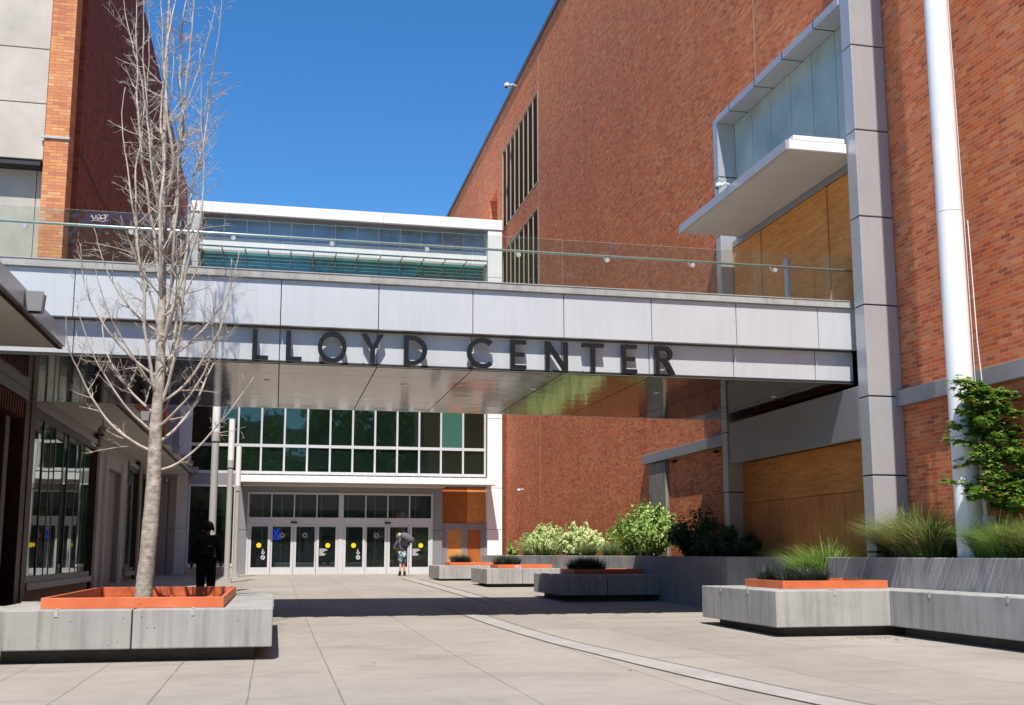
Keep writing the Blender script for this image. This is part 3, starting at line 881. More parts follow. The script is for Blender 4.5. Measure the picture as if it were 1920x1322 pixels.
# plywood bay with double door
o = MB(True).box(6.93, 8.0, 45.2, 45.24, 2.44, 4.02).box(6.93, 8.0, 45.19, 45.2, 2.44, 4.02)
B(6.93, 8.03, 45.2, 45.24, 2.46, 4.02).build('plywood_panel', m_ply3, eb)
B(8.035, 8.84, 45.2, 45.24, 2.46, 4.02).build('plywood_panel', m_ply, eb)
sd = MB(True)
sd.box(6.93, 7.05, 45.14, 45.24, -.5, 2.44); sd.box(8.74, 8.85, 45.14, 45.24, -.5, 2.44); sd.box(7.05, 8.74, 45.14, 45.24, 2.34, 2.44)
sd = sd.build('side_door_frame', m_grey, eb)
for x0, pm in ((7.06, m_ply), (7.905, m_ply3)):
    x1 = x0 + .83
    d = MB(True).box(x0, x0 + .12, 45.15, 45.20, .24, 2.33).box(x1 - .12, x1, 45.15, 45.20, .24, 2.33).box(x0 + .12, x1 - .12, 45.15, 45.20, 2.2, 2.33).box(x0 + .12, x1 - .12, 45.15, 45.20, .24, .55)
    d = d.build('side_door', m_grey, eb)
    B(x0 + .12, x1 - .12, 45.17, 45.19, .55, 2.2).build('door_board', pm, d)
    hx_ = x1 - .06 if x0 < 7.5 else x0 + .06
    MB(True).tube([(hx_, 45.15, 1.05), (hx_, 45.09, 1.06), (hx_, 45.09, 1.34), (hx_, 45.15, 1.35)], .012, 8).build('handle', m_steel, d)
# sliding doors
dz0 = .32
fr = MB(True)
fr.box(-1.15, -1.07, 44.93, 45.1, dz0, 3.69); fr.box(6.44, 6.51, 44.93, 45.1, dz0, 3.69); fr.box(2.56, 2.76, 44.93, 45.1, dz0, 3.61)
fr.box(-1.07, 6.44, 44.93, 45.1, 3.61, 3.69); fr.box(-1.07, 2.56, 44.92, 45.1, 2.38, 2.66); fr.box(2.76, 6.44, 44.92, 45.1, 2.38, 2.66)
TX = [(-1.07, 2.56, (-.18, .74, 1.66)), (2.76, 6.44, (3.68, 4.60, 5.52))]
for a, b_, ms in TX:
    for x in ms: fr.box(x - .025, x + .025, 44.94, 45.08, 2.66, 3.61)
df = fr.build('door_frame', m_frame, eb)
for a, b_, ms in TX:
    xs_ = [a] + list(ms) + [b_]
    for u, v in zip(xs_[:-1], xs_[1:]): B(u + .03, v - .03, 45.0, 45.02, 2.67, 3.60).build('transom_pane', m_glass_door, df)
    B((a + b_) / 2 - .13, (a + b_) / 2 + .13, 44.86, 44.92, 2.42, 2.49).build('motion_sensor', m_black, df)
k = 0
for a, b_, ms in TX:
    xs_ = [a] + list(ms) + [b_]
    for i, (u, v) in enumerate(zip(xs_[:-1], xs_[1:])):
        u += .008; v -= .008
        yy = 44.95 if i in (0, 3) else 45.0
        ls = .13 if i in (0, 2, 3) else .07; rs = .13 if i in (0, 1, 3) else .07
        d = MB(True).box(u, u + ls * .8, yy, yy + .04, dz0, 2.37).box(v - rs * .8, v, yy, yy + .04, dz0, 2.37).box(u + ls * .8, v - rs * .8, yy, yy + .04, 2.29, 2.37).box(u + ls * .8, v - rs * .8, yy, yy + .04, dz0, .63)
        d = d.build('sliding_door', m_frame, eb)
        gl = B(u + ls * .8, v - rs * .8, yy + .015, yy + .025, .63, 2.29).build('pane', m_glass_door, d)
        if i in (0, 3):
            cxs = (u + v) / 2 - (0.02 if i == 0 else -.03)
            MB(True).cyl((cxs, yy - .004, 1.52), (cxs, yy + .012, 1.52), .10, .10, 24).build('yellow_sticker', m_yellow, d)
            dc = MB(True)
            if i == 0:
                xx = v - .28
                o_, i_ = ring(xx, 1.03, .085, .062, 0, 2 * math.pi, 24)
                for q in range(24): dc.prism([o_[q], o_[q + 1], i_[q + 1], i_[q]], lambda a_, b2, c_: (a_, c_, b2), yy - .004, yy + .012)
                dc.prism([(xx - .055, 1.075), (xx - .03, 1.085), (xx + .06, .985), (xx + .035, .97)], lambda a_, b2, c_: (a_, c_, b2), yy - .003, yy + .011)
                o_, i_ = ring(xx, 1.22, .06, .036, R(120), R(430), 20)
                for q in range(20): dc.prism([o_[q], o_[q + 1], i_[q + 1], i_[q]], lambda a_, b2, c_: (a_, c_, b2), yy - .004, yy + .012)
                dc.box(xx - .035, xx - .012, yy - .004, yy + .012, 1.24, 1.32)
                dc.cyl((xx - .01, yy - .004, 1.345), (xx - .01, yy + .012, 1.345), .02, .02, 12)
            else:
                random.seed(5 + k)
                for q, wd in enumerate((.26, .32, .22, .12, .17, .25, .2)):
                    z = 1.36 - q * .042
                    x = u + ls * .8 + .03
                    while x < u + ls * .8 + .03 + wd:
                        l = random.uniform(.012, .03)
                        dc.box(x, x + l, yy - .002, yy + .012, z, z + .024)
                        x += l + .006
            dc.build('door_lettering', m_decal, d)
        elif i in (1, 2):
            dc = MB(True)
            cx_ = (u + v) / 2
            for q in range(12):
                an = q / 12 * 2 * math.pi
                dc.tube([(cx_ + .05 * math.cos(an), yy + .005, 1.93 + .05 * math.sin(an)), (cx_ + .12 * math.cos(an + .3), yy + .005, 1.93 + .12 * math.sin(an + .3))], .008, 5)
            dc.build('door_emblem', m_decal, d)
    k += 1
# vestibule interior
iv = MB(True)
iv.box(-1.6, 7.0, 45.36, 52, .20, .24)
iv = iv.build('interior_floor', m_stone, eb)
it = MB(True).box(-1.6, 7.0, 51.9, 52, .24, 4.0).box(-1.65, -1.6, 45.36, 52, .24, 4.0).box(7.0, 7.05, 45.36, 52, .24, 4.0).box(-1.6, 7.0, 45.36, 52, 4.0, 4.04)
it.build('interior_wall', m_grey, eb)
iw = MB(True)
for x in (-.55, .25, 1.05, 1.95, 3.1, 3.9, 4.3, 5.1, 6.1): iw.box(x - .035, x + .035, 47.5, 47.6, .24, 3.7)
iw.box(-1.6, 7.0, 47.5, 47.6, 2.3, 2.42)
iw.build('inner_door_frame', m_frame, eb)
ps = thing('poster_stand', T((-.55, 46.2, .24)), 'dark blue poster stand with pale sheet inside the leftmost door', 'poster stand')
B(-.85, -.30, 46.2, 46.26, .24, 1.25).build('frame', plain('navy_board', (0.02, 0.06, 0.12), .5), ps)
B(-.78, -.36, 46.185, 46.198, .3, .95).build('poster', m_grey, ps)
bs = thing('window_sign', T((.05, 46.0, 2.0)), 'glowing blue sign hanging behind the second door leaf', 'sign')
bm = NT('blue_light'); bm.b.inputs['Base Color'].default_value = (0.01, 0.02, 0.3, 1)
bm.b.inputs['Emission Color'].default_value = (0.01, 0.06, 1, 1); bm.b.inputs['Emission Strength'].default_value = 1.4
mbs = MB(True)
for (u, v) in (((-.07, 1.83), (.14, 2.22)), ((-.07, 2.22), (.14, 1.83)), ((.16, 1.85), (.16, 2.1)), ((-.1, 1.8), (.22, 1.8)), ((-.12, 1.95), (-.12, 2.15))):
    mbs.tube([(u[0], 46.0, u[1]), (v[0], 46.0, v[1])], .022, 6)
mbs.build('tubes', bm.m, bs)

# ------------------------------------------------------------------ left upper building
lb = thing('concrete_building', T((-6, 26, 1.2)), 'beige concrete and orange brick building with a shaded brick side on the left', 'building')
B(-5.03, -4.55, 23.0, 23.6, 4.95, 17.8).build('brick_pillar', m_brickL, lb)
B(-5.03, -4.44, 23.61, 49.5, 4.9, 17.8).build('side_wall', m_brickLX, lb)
cpn = MB(True)
for a, b_ in ((9.42, 10.65), (10.67, 11.88), (11.90, 13.1), (13.12, 14.4), (14.42, 18)): cpn.box(-14, -5.05, 23.05, 23.9, a, b_)
cpn.build('concrete_panel', m_conc_left, lb, 0.01)
B(-14, -5.1, 23.08, 23.8, 9.3, 18).build('panel_backing', m_dark, lb)
ll = MB(True).box(-14, -5.24, 23.45, 23.9, 4, 9.4).box(-5.225, -5.05, 23.45, 23.9, 4, 9.4)
ll.build('stucco_wall', m_conc_left2, lb)
B(-5.1, -4.53, 22.96, 23.0, 9.88, 9.93).build('flashing', m_steel, lb)
dp = MB(True).tube([(-4.43, 23.62, 9.83), (-4.43, 33, 9.83)], .012, 6)
dp.build('side_flashing', m_dark, lb)  # thin dark line, the flashing continued along the side wall
B(-4.55, -4.42, 44.2, 44.6, 4.9, 17.7).build('brick_strip', m_brickL, lb)

# ------------------------------------------------------------------ shop wing on the left
sw = thing('shop_wing', T((-4.8, 30, .1)), 'low shop front in shade with tall glazing under a long canopy on the left', 'building')
XW = -4.7
GYS = [21.95, 23.1, 23.8, 24.3, 25.25, 25.8, 26.8, 27.4, 27.9, 29.2]
def shopwin(y0, y1, mull, z0=.74, z1=3.85):
    f = MB(True)
    for y in mull: f.box(XW - .06, XW + .012, y - .018, y + .018, z0, z1)
    f.box(XW - .06, XW + .05, y0, y1, z1, z1 + .14); f.box(XW - .06, XW + .06, y0, y1, z0 - .12, z0)
    f = f.build('shop_window', m_black, sw)
    gm = MB(True)
    random.seed(int(y0))
    for a, b_ in zip(mull[:-1], mull[1:]):
        t_ = random.uniform(-.010, .010)
        gm.add([(XW - t_, a + .025, z0), (XW + t_, b_ - .025, z0), (XW + t_, b_ - .025, z1), (XW - t_, a + .025, z1)], [(0, 1, 2, 3)])
    gm.build('glazing', m_glass_shop, f)
    tr = MB(True)
    for y in mull[1:-1]: tr.box(XW + .005, XW + .014, y + .02, y + .032, z0, z1)
    tr.build('glazing_bead', m_grey, f)
    B(XW - .06, XW + .09, y0, y1, z1 + .145, z1 + .28).build('window_head', m_grey, f)
    B(XW - .06, XW + .12, y0, y1, z0 - .26, z0 - .125).build('sill', m_grey, f)
    B(XW - .3, XW + .02, y0, y1, -.8, z0 - .265).build('plinth', m_stone, f)
shopwin(21.9, 29.25, GYS)
shopwin(35.7, 38.0, [35.75, 36.3, 36.8, 37.4, 37.95])
shopwin(39.6, 42.6, [39.65, 40.6, 41.6, 42.55])
for y in (21.45, 29.3, 38.05, 42.65): B(XW - .3, XW + .10, y, y + .42, -.8, 4.3).build('jamb', m_bronze, sw, .01)
pn = MB(True)
for a, b_ in ((29.75, 31.2), (31.22, 31.6), (34.9, 35.68)): pn.box(XW - .3, XW + .03, a, b_, -.8, 4.25)
pn.box(XW - .5, XW - .2, 31.6, 34.9, -.8, 3.6); pn.box(XW - .3, XW + .03, 31.61, 34.89, 3.6, 4.25)
for a, b_ in ((38.5, 39.55), (43.1, 44.0), (44.02, 44.95)): pn.box(XW - .3, XW + .03, a, b_, -.8, 4.3)
pn.build('wall_panel', m_grey, sw)
tr = MB(True).box(XW + .03, XW + .12, 31.0, 31.08, -.6, 3.9).box(XW + .03, XW + .12, 34.3, 34.38, -.6, 3.9)
tr.build('door_trim', m_frame, sw)
B(XW - .3, XW - .02, 21.0, 45, 4.14, 4.9).build('upper_fascia', m_grey, sw)
B(-5.6, XW - .4, 21, 45, -.8, 4.9).build('shop_backing', m_dark, sw)
# bronze front beyond and under the bridge
bz = MB(True)
for y in (12.2, 14.2, 16.2, 18.2, 19.9): bz.box(XW - .5, XW + .02, y, y + .3, -.8, 3.6)
bz.box(XW - .5, XW + .08, 21.05, 21.44, -.8, 4.13)
bz.build('bronze_post', m_bronze, sw, .01)
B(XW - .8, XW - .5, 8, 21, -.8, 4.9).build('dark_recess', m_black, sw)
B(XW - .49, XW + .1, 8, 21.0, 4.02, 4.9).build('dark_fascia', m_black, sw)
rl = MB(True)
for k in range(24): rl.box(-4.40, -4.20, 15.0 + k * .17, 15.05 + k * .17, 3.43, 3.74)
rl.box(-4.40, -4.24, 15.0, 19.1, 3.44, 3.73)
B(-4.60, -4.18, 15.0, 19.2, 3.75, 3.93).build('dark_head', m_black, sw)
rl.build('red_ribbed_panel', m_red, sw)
# canopies with lamps
def canopy(y0, y1, xo, z, xi, label):
    c = thing('shop_canopy', T((xo, y0, z)), label, 'canopy')
    B(xi, xo - .10, y0, y1, z, z + .05).build('soffit', m_canopy_soffit, c)
    B(xo - .03, xo, y0 - .02, y1, z + .02, z + .24).build('edge', m_column if y0 < 18 else m_grey, c)
    B(xo - .10, xo - .032, y0, y1, z - .015, z + .02).build('gutter', m_bronze, c)
    B(xi, xo - .04, y0, y1, z + .06, z + .22).build('roof_deck', m_grey, c)
    return c
canopy(11.3, 15.42, -2.93, 3.99, -9, 'grey canopy corner at the left edge in front of the footbridge')
canopy(21.1, 44.9, -3.34, 4.35, XW - .1, 'long grey canopy over the shop front beyond the footbridge')
def lamp_box(y, xo, z):
    c = thing('canopy_lamp', T((xo + .05, y, z)), 'small square lamp box on the far canopy edge', 'lamp', 'lamp boxes along the canopy edge')
    m = MB(True)
    m.prism([(xo + .005, z + .22), (xo + .20, z + .22), (xo + .18, z), (xo + .02, z)], lambda u, v, d: (u, d, v), y - .08, y + .08)
    m.build('housing', m_grey, c, .008)
    B(xo + .04, xo + .16, y - .06, y + .06, z - .012, z - .001).build('lens', m_bronze, c)
    return c
l0 = lamp_box(13.0, -2.93, 3.97)
l0['label'] = 'square grey lamp box on the near canopy edge at far left'
ORD = ['first', 'second', 'third', 'fourth', 'fifth', 'sixth', 'seventh', 'eighth']
fl = lamp_box(24.5, -3.34, 4.44)
fl['label'] = 'first square lamp box along the far canopy edge, counted from the footbridge'
for k in range(1, 8):
    c = copy_tree(fl)
    c.location = fl.location + Vector((0, 2.9 * k * S, 0))
    c['label'] = ORD[k] + ' square lamp box along the far canopy edge, counted from the footbridge'

# ------------------------------------------------------------------ cameras on the buildings
def dome(name, top, r, label, mat=m_camwhite):
    c = thing(name, top, label, 'security camera')
    x, y, z = top
    MB().tube([(x, y, z), (x, y, z - .18)], .02, 10).build('stem', mat, c)
    MB().ball((x, y, z - .30), r, 18, 12, (1, 1, 1.05)).build('housing', mat, c, smooth=True)
    MB().ball((x, y, z - .30 - r * .55), r * .72, 16, 10).build('dome_lens', m_black, c, smooth=True)
    return c
dome('security_camera', T((-4.1, 26.6, 4.35)), .12, 'grey dome camera hanging from the canopy soffit beside the bare tree', m_grey)
dome('security_camera', T((-4.3, 43.8, 4.32)), .10, 'small dark dome camera under the far end of the shop canopy', m_grey)
def wallcam(p, label, s=1.0, d=(-1, -.25)):
    c = thing('security_camera', p, label, 'security camera')
    x, y, z = p
    dx, dy = d[0] * s, d[1] * s
    MB().tube([(x, y, z), (x + dx * .12, y + dy * .12, z + .03 * s), (x + dx * .2, y + dy * .2, z - .02 * s)], .025 * s, 8).build('arm', m_camwhite, c)
    MB().ball((x + dx * .28, y + dy * .28, z - .04 * s), .085 * s, 14, 10).build('housing', m_camwhite, c, smooth=True)
    MB().ball((x + dx * .31, y + dy * .36, z - .09 * s), .05 * s, 12, 8).build('lens', m_black, c, smooth=True)
wallcam(T((9.7, 41.6, 3.72)), 'small white camera on the brick wall above the shrubs', .9)
wallcam(T((9.65, 42.6, 21.25)), 'white camera on the brick parapet against the sky', 1.7)
wallcam(T((8.02, 17.6, 7.93)), 'white camera fixed on the portal canopy edge', .8, (-1, .1))

# ------------------------------------------------------------------ lamp posts
def lamp_post(x, y, z, zl, zb_, zc, label):
    c = thing('lamp_post', (x, y, z), label, 'lamp post', 'slim cylinder lamp posts')
    MB().cyl((x, y, z + .17), (x, y, zc - .045), .095, .095, 28).build('pole', m_pole, c, smooth='auto')
    MB().cyl((x, y, zc - .045), (x, y, zc), .065, .065, 20).build('neck', m_dark, c, smooth='auto')
    MB().cyl((x, y, zc), (x, y, zb_), .108, .108, 28).build('collar', m_pole, c, smooth='auto')
    MB().cyl((x, y, zb_ + .002), (x, y, zl), .106, .106, 28).build('diffuser', m_lampwhite, c, smooth='auto')
    MB().cyl((x, y, zl + .001), (x, y, zl + .025), .109, .109, 28).build('cap', m_pole, c, smooth='auto')
    MB().box(x - .16, x + .16, y - .16, y + .16, z - .1, z + .168).build('footing', m_conc_planter, c, .01)
    return c
lamp_post(-1.62, 29.0, gz(29), 5.80, 4.37, 4.12, 'thickest looking white topped lamp post, nearest the footbridge')
lamp_post(-1.57, 37.6, gz(37.6), 5.77, 4.35, 4.10, 'white topped lamp post in the middle of the three')
lamp_post(-1.54, 44.2, gz(44.2), 5.49, 3.89, 3.68, 'farthest of the white topped lamp posts, by the sliding doors')

# ------------------------------------------------------------------ flagpole
fp = thing('flagpole', (9.98, 14.0, 1.0), 'tall thick white flagpole rising from the planting bed on the right', 'flagpole')
fx, fy = 9.99, 14.0
MB().cyl((fx, fy, .9), (fx, fy, 6.35), .188, .186, 40).build('pole', m_flag, fp, smooth='auto')
MB().cyl((fx, fy, 6.36), (fx, fy, 16.5), .185, .165, 40).build('upper_pole', m_flag, fp, smooth='auto')
MB().tube([(fx + .165, fy - .16, 1.1), (fx + .165, fy - .16, 3.55)], .035, 10).build('conduit', m_flag, fp, smooth=True)
MB().box(fx + .11, fx + .27, fy - .24, fy - .14, 1.25, 1.72).build('junction_box', m_flag, fp, .01)
MB().box(fx + .10, fx + .17, fy - .22, fy - .15, 3.5, 3.62).build('cleat', m_steel, fp, .006)
MB().tube([(fx + .12, fy - .19, 3.56), (fx + .11, fy - .19, 6.5), (fx + .08, fy - .17, 12)], .005, 6).build('halyard', m_lampwhite, fp)
MB().tube([(fx + .12, fy - .2, 3.55), (fx + .20, fy - .2, 3.50), (fx + .225, fy - .2, 3.7), (fx + .20, fy - .19, 4.3), (fx + .185, fy - .17, 6.2)], .008, 6).build('halyard', m_lampwhite, fp)

# ------------------------------------------------------------------ planters
def block(x0, x1, y0, y1, z0, z1, joints=(), axis='x', gap=.006):
    m = MB()
    e = [x0 if axis == 'x' else y0] + list(joints) + [x1 if axis == 'x' else y1]
    for a, b_ in zip(e[:-1], e[1:]):
        a2 = a + (gap if a != e[0] else 0); b2 = b_ - (gap if b_ != e[-1] else 0)
        if axis == 'x': m.box(a2, b2, y0, y1, z0, z1)
        else: m.box(x0, x1, a2, b2, z0, z1)
    return m
def rim(x0, x1, y0, y1, z0, z1, t=.05):
    m = MB()
    m.box(x0, x1, y0, y0 + t, z0, z1); m.box(x0, x1, y1 - t, y1, z0, z1)
    m.box(x0, x0 + t, y0 + t, y1 - t, z0, z1); m.box(x1 - t, x1, y0 + t, y1 - t, z0, z1)
    return m
def hollow(x0, x1, y0, y1, z0, z1, hx0, hx1, hy0, hy1, fj=None):
    m = MB()
    if fj: m.box(x0, fj - .007, y0, hy0, z0, z1).box(fj + .007, x1, y0, hy0, z0, z1)
    else: m.box(x0, x1, y0, hy0, z0, z1)
    m.box(x0, x1, hy1, y1, z0, z1); m.box(x0, hx0, hy0 + .001, hy1 - .001, z0, z1); m.box(hx1, x1, hy0 + .001, hy1 - .001, z0, z1)
    return m
def stops(lst, z, par):
    m = MB()
    for (x0, x1, y0, y1, drop) in lst:
        m.box(x0, x1, y0, y1, z + .001, z + .012)
        if drop: m.box(*drop, z - .07, z + .0)
    m.build('skate_stop', m_steel, par)

lp = thing('tree_planter', (-1.5, 14, 0), 'wide concrete bench planter with orange steel frame around the bare tree', 'planter')
X0, X1, Y0, Y1 = -3.06, 0.0, 12.4, 17.6
MB().box(X0 + .2, X1 - .2, Y0 + .2, Y1 - .2, -.1, .145).build('plinth', m_conc_base, lp)
hollow(X0, X1, Y0, Y1, .147, .57, -2.46, -.59, 12.73, 16.66, -1.50).build('concrete_bench', m_conc_planter, lp, .012)
rim(-2.50, -.55, 12.68, 16.7, .571, .69, .04).build('steel_frame', m_orange, lp, .004)
rim(-2.46, -.59, 12.731, 16.659, .16, .571, .02).build('frame_liner', m_orange, lp)
MB().box(-2.44, -.61, 12.76, 16.63, .2, .36).build('soil', m_soil, lp)
stops([(X1 - .2, X1 + .006, y, y + .05, (X1 + .0, X1 + .008, y, y + .05)) for y in (13.4, 14.6, 15.9, 17.2)] +
      [(X0 - .006, X0 + .2, y, y + .05, None) for y in (13.2, 14.4, 15.6, 16.8)] +
      [(x, x + .035, Y0 - .006, Y0 + .18, (x, x + .035, Y0 - .008, Y0 - .0)) for x in (-2.3, -.88)], .57, lp)

def bench_planter(x0, y0, zt, zb, x1, label, extra=None):
    c = thing('bench_planter', (x0 + 1, y0 + 1.2, gz(y0)), label, 'planter', 'concrete bench planters along the right wall')
    zg = gz(y0) - .1
    y1 = y0 + 2.7
    MB().box(x0 + .22, x1, y0 + .2, y1 - .2, zg, zb - .002).build('plinth', m_conc_base, c)
    hollow(x0, x1, y0, y1, zb, zt, x0 + .58, x0 + 2.22, y0 + .88, y0 + 2.1, (x0 + x1) / 2 - .1 if y0 > 20 else None).build('concrete_bench', m_conc_planter, c, .012)
    rim(x0 + .53, x0 + 2.28, y0 + .83, y0 + 2.15, zt + .001, zt + .12, .035).build('steel_frame', m_orange, c, .004)
    MB().box(x0 + .575, x0 + 2.24, y0 + .87, y0 + 2.11, zb + .1, zt + .04).build('soil', m_soil, c)
    stops([(x0 + .9, x0 + .94, y0 - .006, y0 + .16, (x0 + .9, x0 + .94, y0 - .008, y0)), (x0 - .006, x0 + .16, y0 + .9, y0 + .94, (x0 - .008, x0, y0 + .9, y0 + .94)), (x0 - .006, x0 + .16, y0 + 1.9, y0 + 1.94, (x0 - .008, x0, y0 + 1.9, y0 + 1.94))], zt, c)
    return c
bA = bench_planter(6.97, 14.2, .65, .14, 9.49, 'nearest bench planter on the right with sunlit orange frame')
b3 = bench_planter(6.45, 23.9, .69, .23, 8.84, 'bench planter lying in the shadow of the footbridge')
b2 = bench_planter(6.38, 32.4, .72, .26, 8.84, 'sunlit bench planter with white graffiti on its orange frame')
b1 = bench_planter(5.83, 38.5, .745, .28, 8.84, 'farthest bench planter, in front of the plywood double door')
# graffiti on frame b2
def text_mesh(s, size, mat, parent, loc, name='graffiti'):
    cu = bpy.data.curves.new('txt', 'FONT'); cu.body = s; cu.size = size; cu.extrude = .002
    to = bpy.data.objects.new('txt', cu); COL.objects.link(to)
    dg = bpy.context.evaluated_depsgraph_get()
    me = bpy.data.meshes.new_from_object(to.evaluated_get(dg))
    bpy.data.objects.remove(to)
    me.transform(Matrix.Rotation(R(90), 4, 'X'))
    me.materials.clear(); me.materials.append(mat)
    o = bpy.data.objects.new(name, me); COL.objects.link(o)
    wo = ORG[parent.name]; o.parent = parent
    o.location = Vector(loc) - wo
    return o
text_mesh('HKJ', .13, m_decal, b2, (6.38 + 1.05, 32.4 + .824, .733))
# long bench attached on the right
lbn = thing('long_bench', (9, 11, 0), 'long concrete bench running out of frame at the right edge', 'bench')
MB().box(8.97, 9.49, 4, 14.19, -.1, .138).build('plinth', m_conc_base, lbn)
block(8.75, 9.49, 4, 14.19, .14, .65, (6.5, 9.3), 'y').build('concrete_bench', m_conc_planter, lbn, .012)
stops([(8.744, 8.91, y, y + .04, (8.742, 8.75, y, y + .04)) for y in (8.9, 10.4, 11.6, 13.2)], .65, lbn)
# raised bed walls
rb = thing('raised_planter', (10, 12, 0), 'raised concrete planter wall behind the long bench holding grasses and flagpole', 'planter')
block(9.5, 9.72, 4, 17.4, -.1, 1.115, (7.5, 12.0, 16.0), 'y').build('wall', m_conc_planter, rb, .012)
MB().box(9.721, 10.66, 17.18, 17.4, -.1, 1.112).build('wall', m_conc_planter, rb, .012)
MB().box(9.722, 10.66, 4, 17.175, .3, 1.03).build('soil', m_soil, rb)
rb2 = thing('raised_planter', (9, 30, 0), 'long raised concrete planter below the shrubs along the brick wall', 'planter')
block(8.85, 9.07, 20.1, 46.2, -.1, 1.12, (23.0, 26.6, 30.2, 33.8, 37.4, 41), 'y', .008).build('wall', m_conc_planter, rb2, .012)
MB().box(9.071, 10.65, 20.1, 20.32, -.1, 1.117).box(9.071, 10.6, 45.98, 46.2, -.1, 1.117).build('end_wall', m_conc_planter, rb2, .012)
MB().box(9.072, 10.65, 20.33, 45.97, .3, 1.03).build('soil', m_soil, rb2)
MB().box(8.75, 9.49, 16.95, 18.4, -.1, .56).build('low_bed', m_soil, rb)

# ------------------------------------------------------------------ plants
def leaf_cloud(n, shape_fn, size, leafpts, rnd, tilt=0.8, up=0.5):
    V = []; Fc = []
    for _ in range(n):
        p, out = shape_fn(rnd)
        s = size * rnd.uniform(.65, 1.2)
        nrm = Vector((out.x + rnd.uniform(-tilt, tilt), out.y + rnd.uniform(-tilt, tilt), out.z * .5 + up + rnd.uniform(-tilt, tilt) * .6))
        nrm.normalize()
        t = nrm.cross(Vector((rnd.uniform(-1, 1), rnd.uniform(-1, 1), rnd.uniform(-.6, .3)))).normalized()
        b = nrm.cross(t)
        o = len(V)
        for (u, v, wv) in leafpts: V.append(p + t * (u * s) + b * (v * s) + nrm * (wv * s))
        Fc += [tuple(i + o for i in f) for f in LF[len(leafpts)]]
    m = MB(); m.add(V, Fc)
    return m
OVAL = [(-.5, 0, 0), (-.15, -.24, .05), (.25, -.18, .02), (.5, 0, -.12), (.25, .18, .02), (-.15, .24, .05), (.05, 0, -.04)]
STAR = []
for k in range(10):
    r__ = (.55 if k % 2 == 0 else .25) * (1.0 if k not in (4, 6) else .8)
    STAR.append((math.cos(k / 10 * 2 * math.pi) * r__, math.sin(k / 10 * 2 * math.pi) * r__, -.08 if k % 2 == 0 else 0.03))
LF = {7: [(0, 1, 6), (1, 2, 6), (2, 3, 6), (3, 4, 6), (4, 5, 6), (5, 0, 6)], 10: [tuple(range(10))]}

def shoots_shape(base, rx, ry, h, n_sh, rnd, droop=.2, z_fn=None):
    """a set of arching shoots; leaves scatter along them"""
    S_ = []
    for _ in range(n_sh):
        a = rnd.uniform(0, 2 * math.pi); q = math.sqrt(rnd.random())
        bx, by = base[0] + .3 * rx * q * math.cos(a), base[1] + .3 * ry * q * math.sin(a)
        tx, ty = base[0] + rx * q * math.cos(a), base[1] + ry * q * math.sin(a)
        hh = h * (1 - .55 * q * q) * rnd.uniform(.7, 1.08)
        pts = []
        for i in range(7):
            t = i / 6
            pts.append(Vector((bx + (tx - bx) * t ** 1.3 + rnd.uniform(-.02, .02), by + (ty - by) * t ** 1.3 + rnd.uniform(-.02, .02), base[2] + hh * (t - droop * q * t * t) / (1 - droop * q))))
        S_.append(pts)
    return S_
def shrub(name, base, rx, ry, h, nsh, nleaf, size, lmat, label, cat, seed, leaf=OVAL, group=None, spread=.11, low=.15):
    rnd = random.Random(seed)
    c = thing(name, base, label, cat, group)
    sh = shoots_shape(base, rx, ry, h, nsh, rnd)
    st = MB()
    for p in sh: st.tube(p, [.012, .011, .009, .008, .006, .005, .003], 5)
    st.build('stems', m_stem, c)
    def fn(r):
        p = sh[r.randrange(len(sh))]
        t = (low + (1 - low) * r.random() ** .8) * 5.999
        i = int(t); q = p[i].lerp(p[i + 1], t - i)
        o = Vector((r.gauss(0, 1), r.gauss(0, 1), r.gauss(0, .8))).normalized()
        d = Vector((q.x - base[0], q.y - base[1], (q.z - base[2]) * .3))
        if d.length > 0: d.normalize()
        return q + o * spread * r.random(), (o * .6 + d)
    leaf_cloud(nleaf, fn, size, leaf, rnd).build('foliage', lmat, c)
    return c
ml_var = leaf_mat('variegated_leaf', [(0, (0.20, 0.34, 0.07)), (.3, (0.44, 0.56, 0.18)), (.6, (0.62, 0.70, 0.30)), (1, (0.78, 0.82, 0.48))])
ml_var2 = leaf_mat('variegated_leaf_green', [(0, (0.09, 0.20, 0.025)), (.4, (0.22, 0.38, 0.06)), (.7, (0.42, 0.56, 0.14)), (1, (0.66, 0.72, 0.32))])
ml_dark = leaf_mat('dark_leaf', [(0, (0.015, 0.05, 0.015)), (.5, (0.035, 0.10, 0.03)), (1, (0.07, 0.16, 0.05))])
ml_maple = leaf_mat('maple_leaf', [(0, (0.06, 0.15, 0.018)), (.5, (0.16, 0.30, 0.035)), (.85, (0.20, 0.30, 0.05)), (.96, (0.30, 0.30, 0.06)), (1, (0.45, 0.30, 0.06))])
ml_grass = leaf_mat('tan_green_grass', [(0, (0.08, 0.15, 0.03)), (.5, (0.18, 0.27, 0.06)), (.72, (0.34, 0.34, 0.12)), (1, (0.55, 0.40, 0.20))])
ml_fresh = leaf_mat('fresh_grass', [(0, (0.10, 0.20, 0.03)), (.5, (0.22, 0.36, 0.07)), (1, (0.42, 0.52, 0.16))])
ml_mondo = leaf_mat('dark_grass', [(0, (0.012, 0.022, 0.014)), (.6, (0.03, 0.055, 0.035)), (1, (0.08, 0.11, 0.07))], .15)
ml_feather = leaf_mat('feathery_grass', [(0, (0.10, 0.17, 0.05)), (.6, (0.20, 0.28, 0.10)), (1, (0.34, 0.36, 0.16))])
ml_tree = leaf_mat('tree_leaf', [(0, (0.05, 0.11, 0.012)), (.5, (0.11, 0.21, 0.03)), (1, (0.20, 0.31, 0.05))], .5)

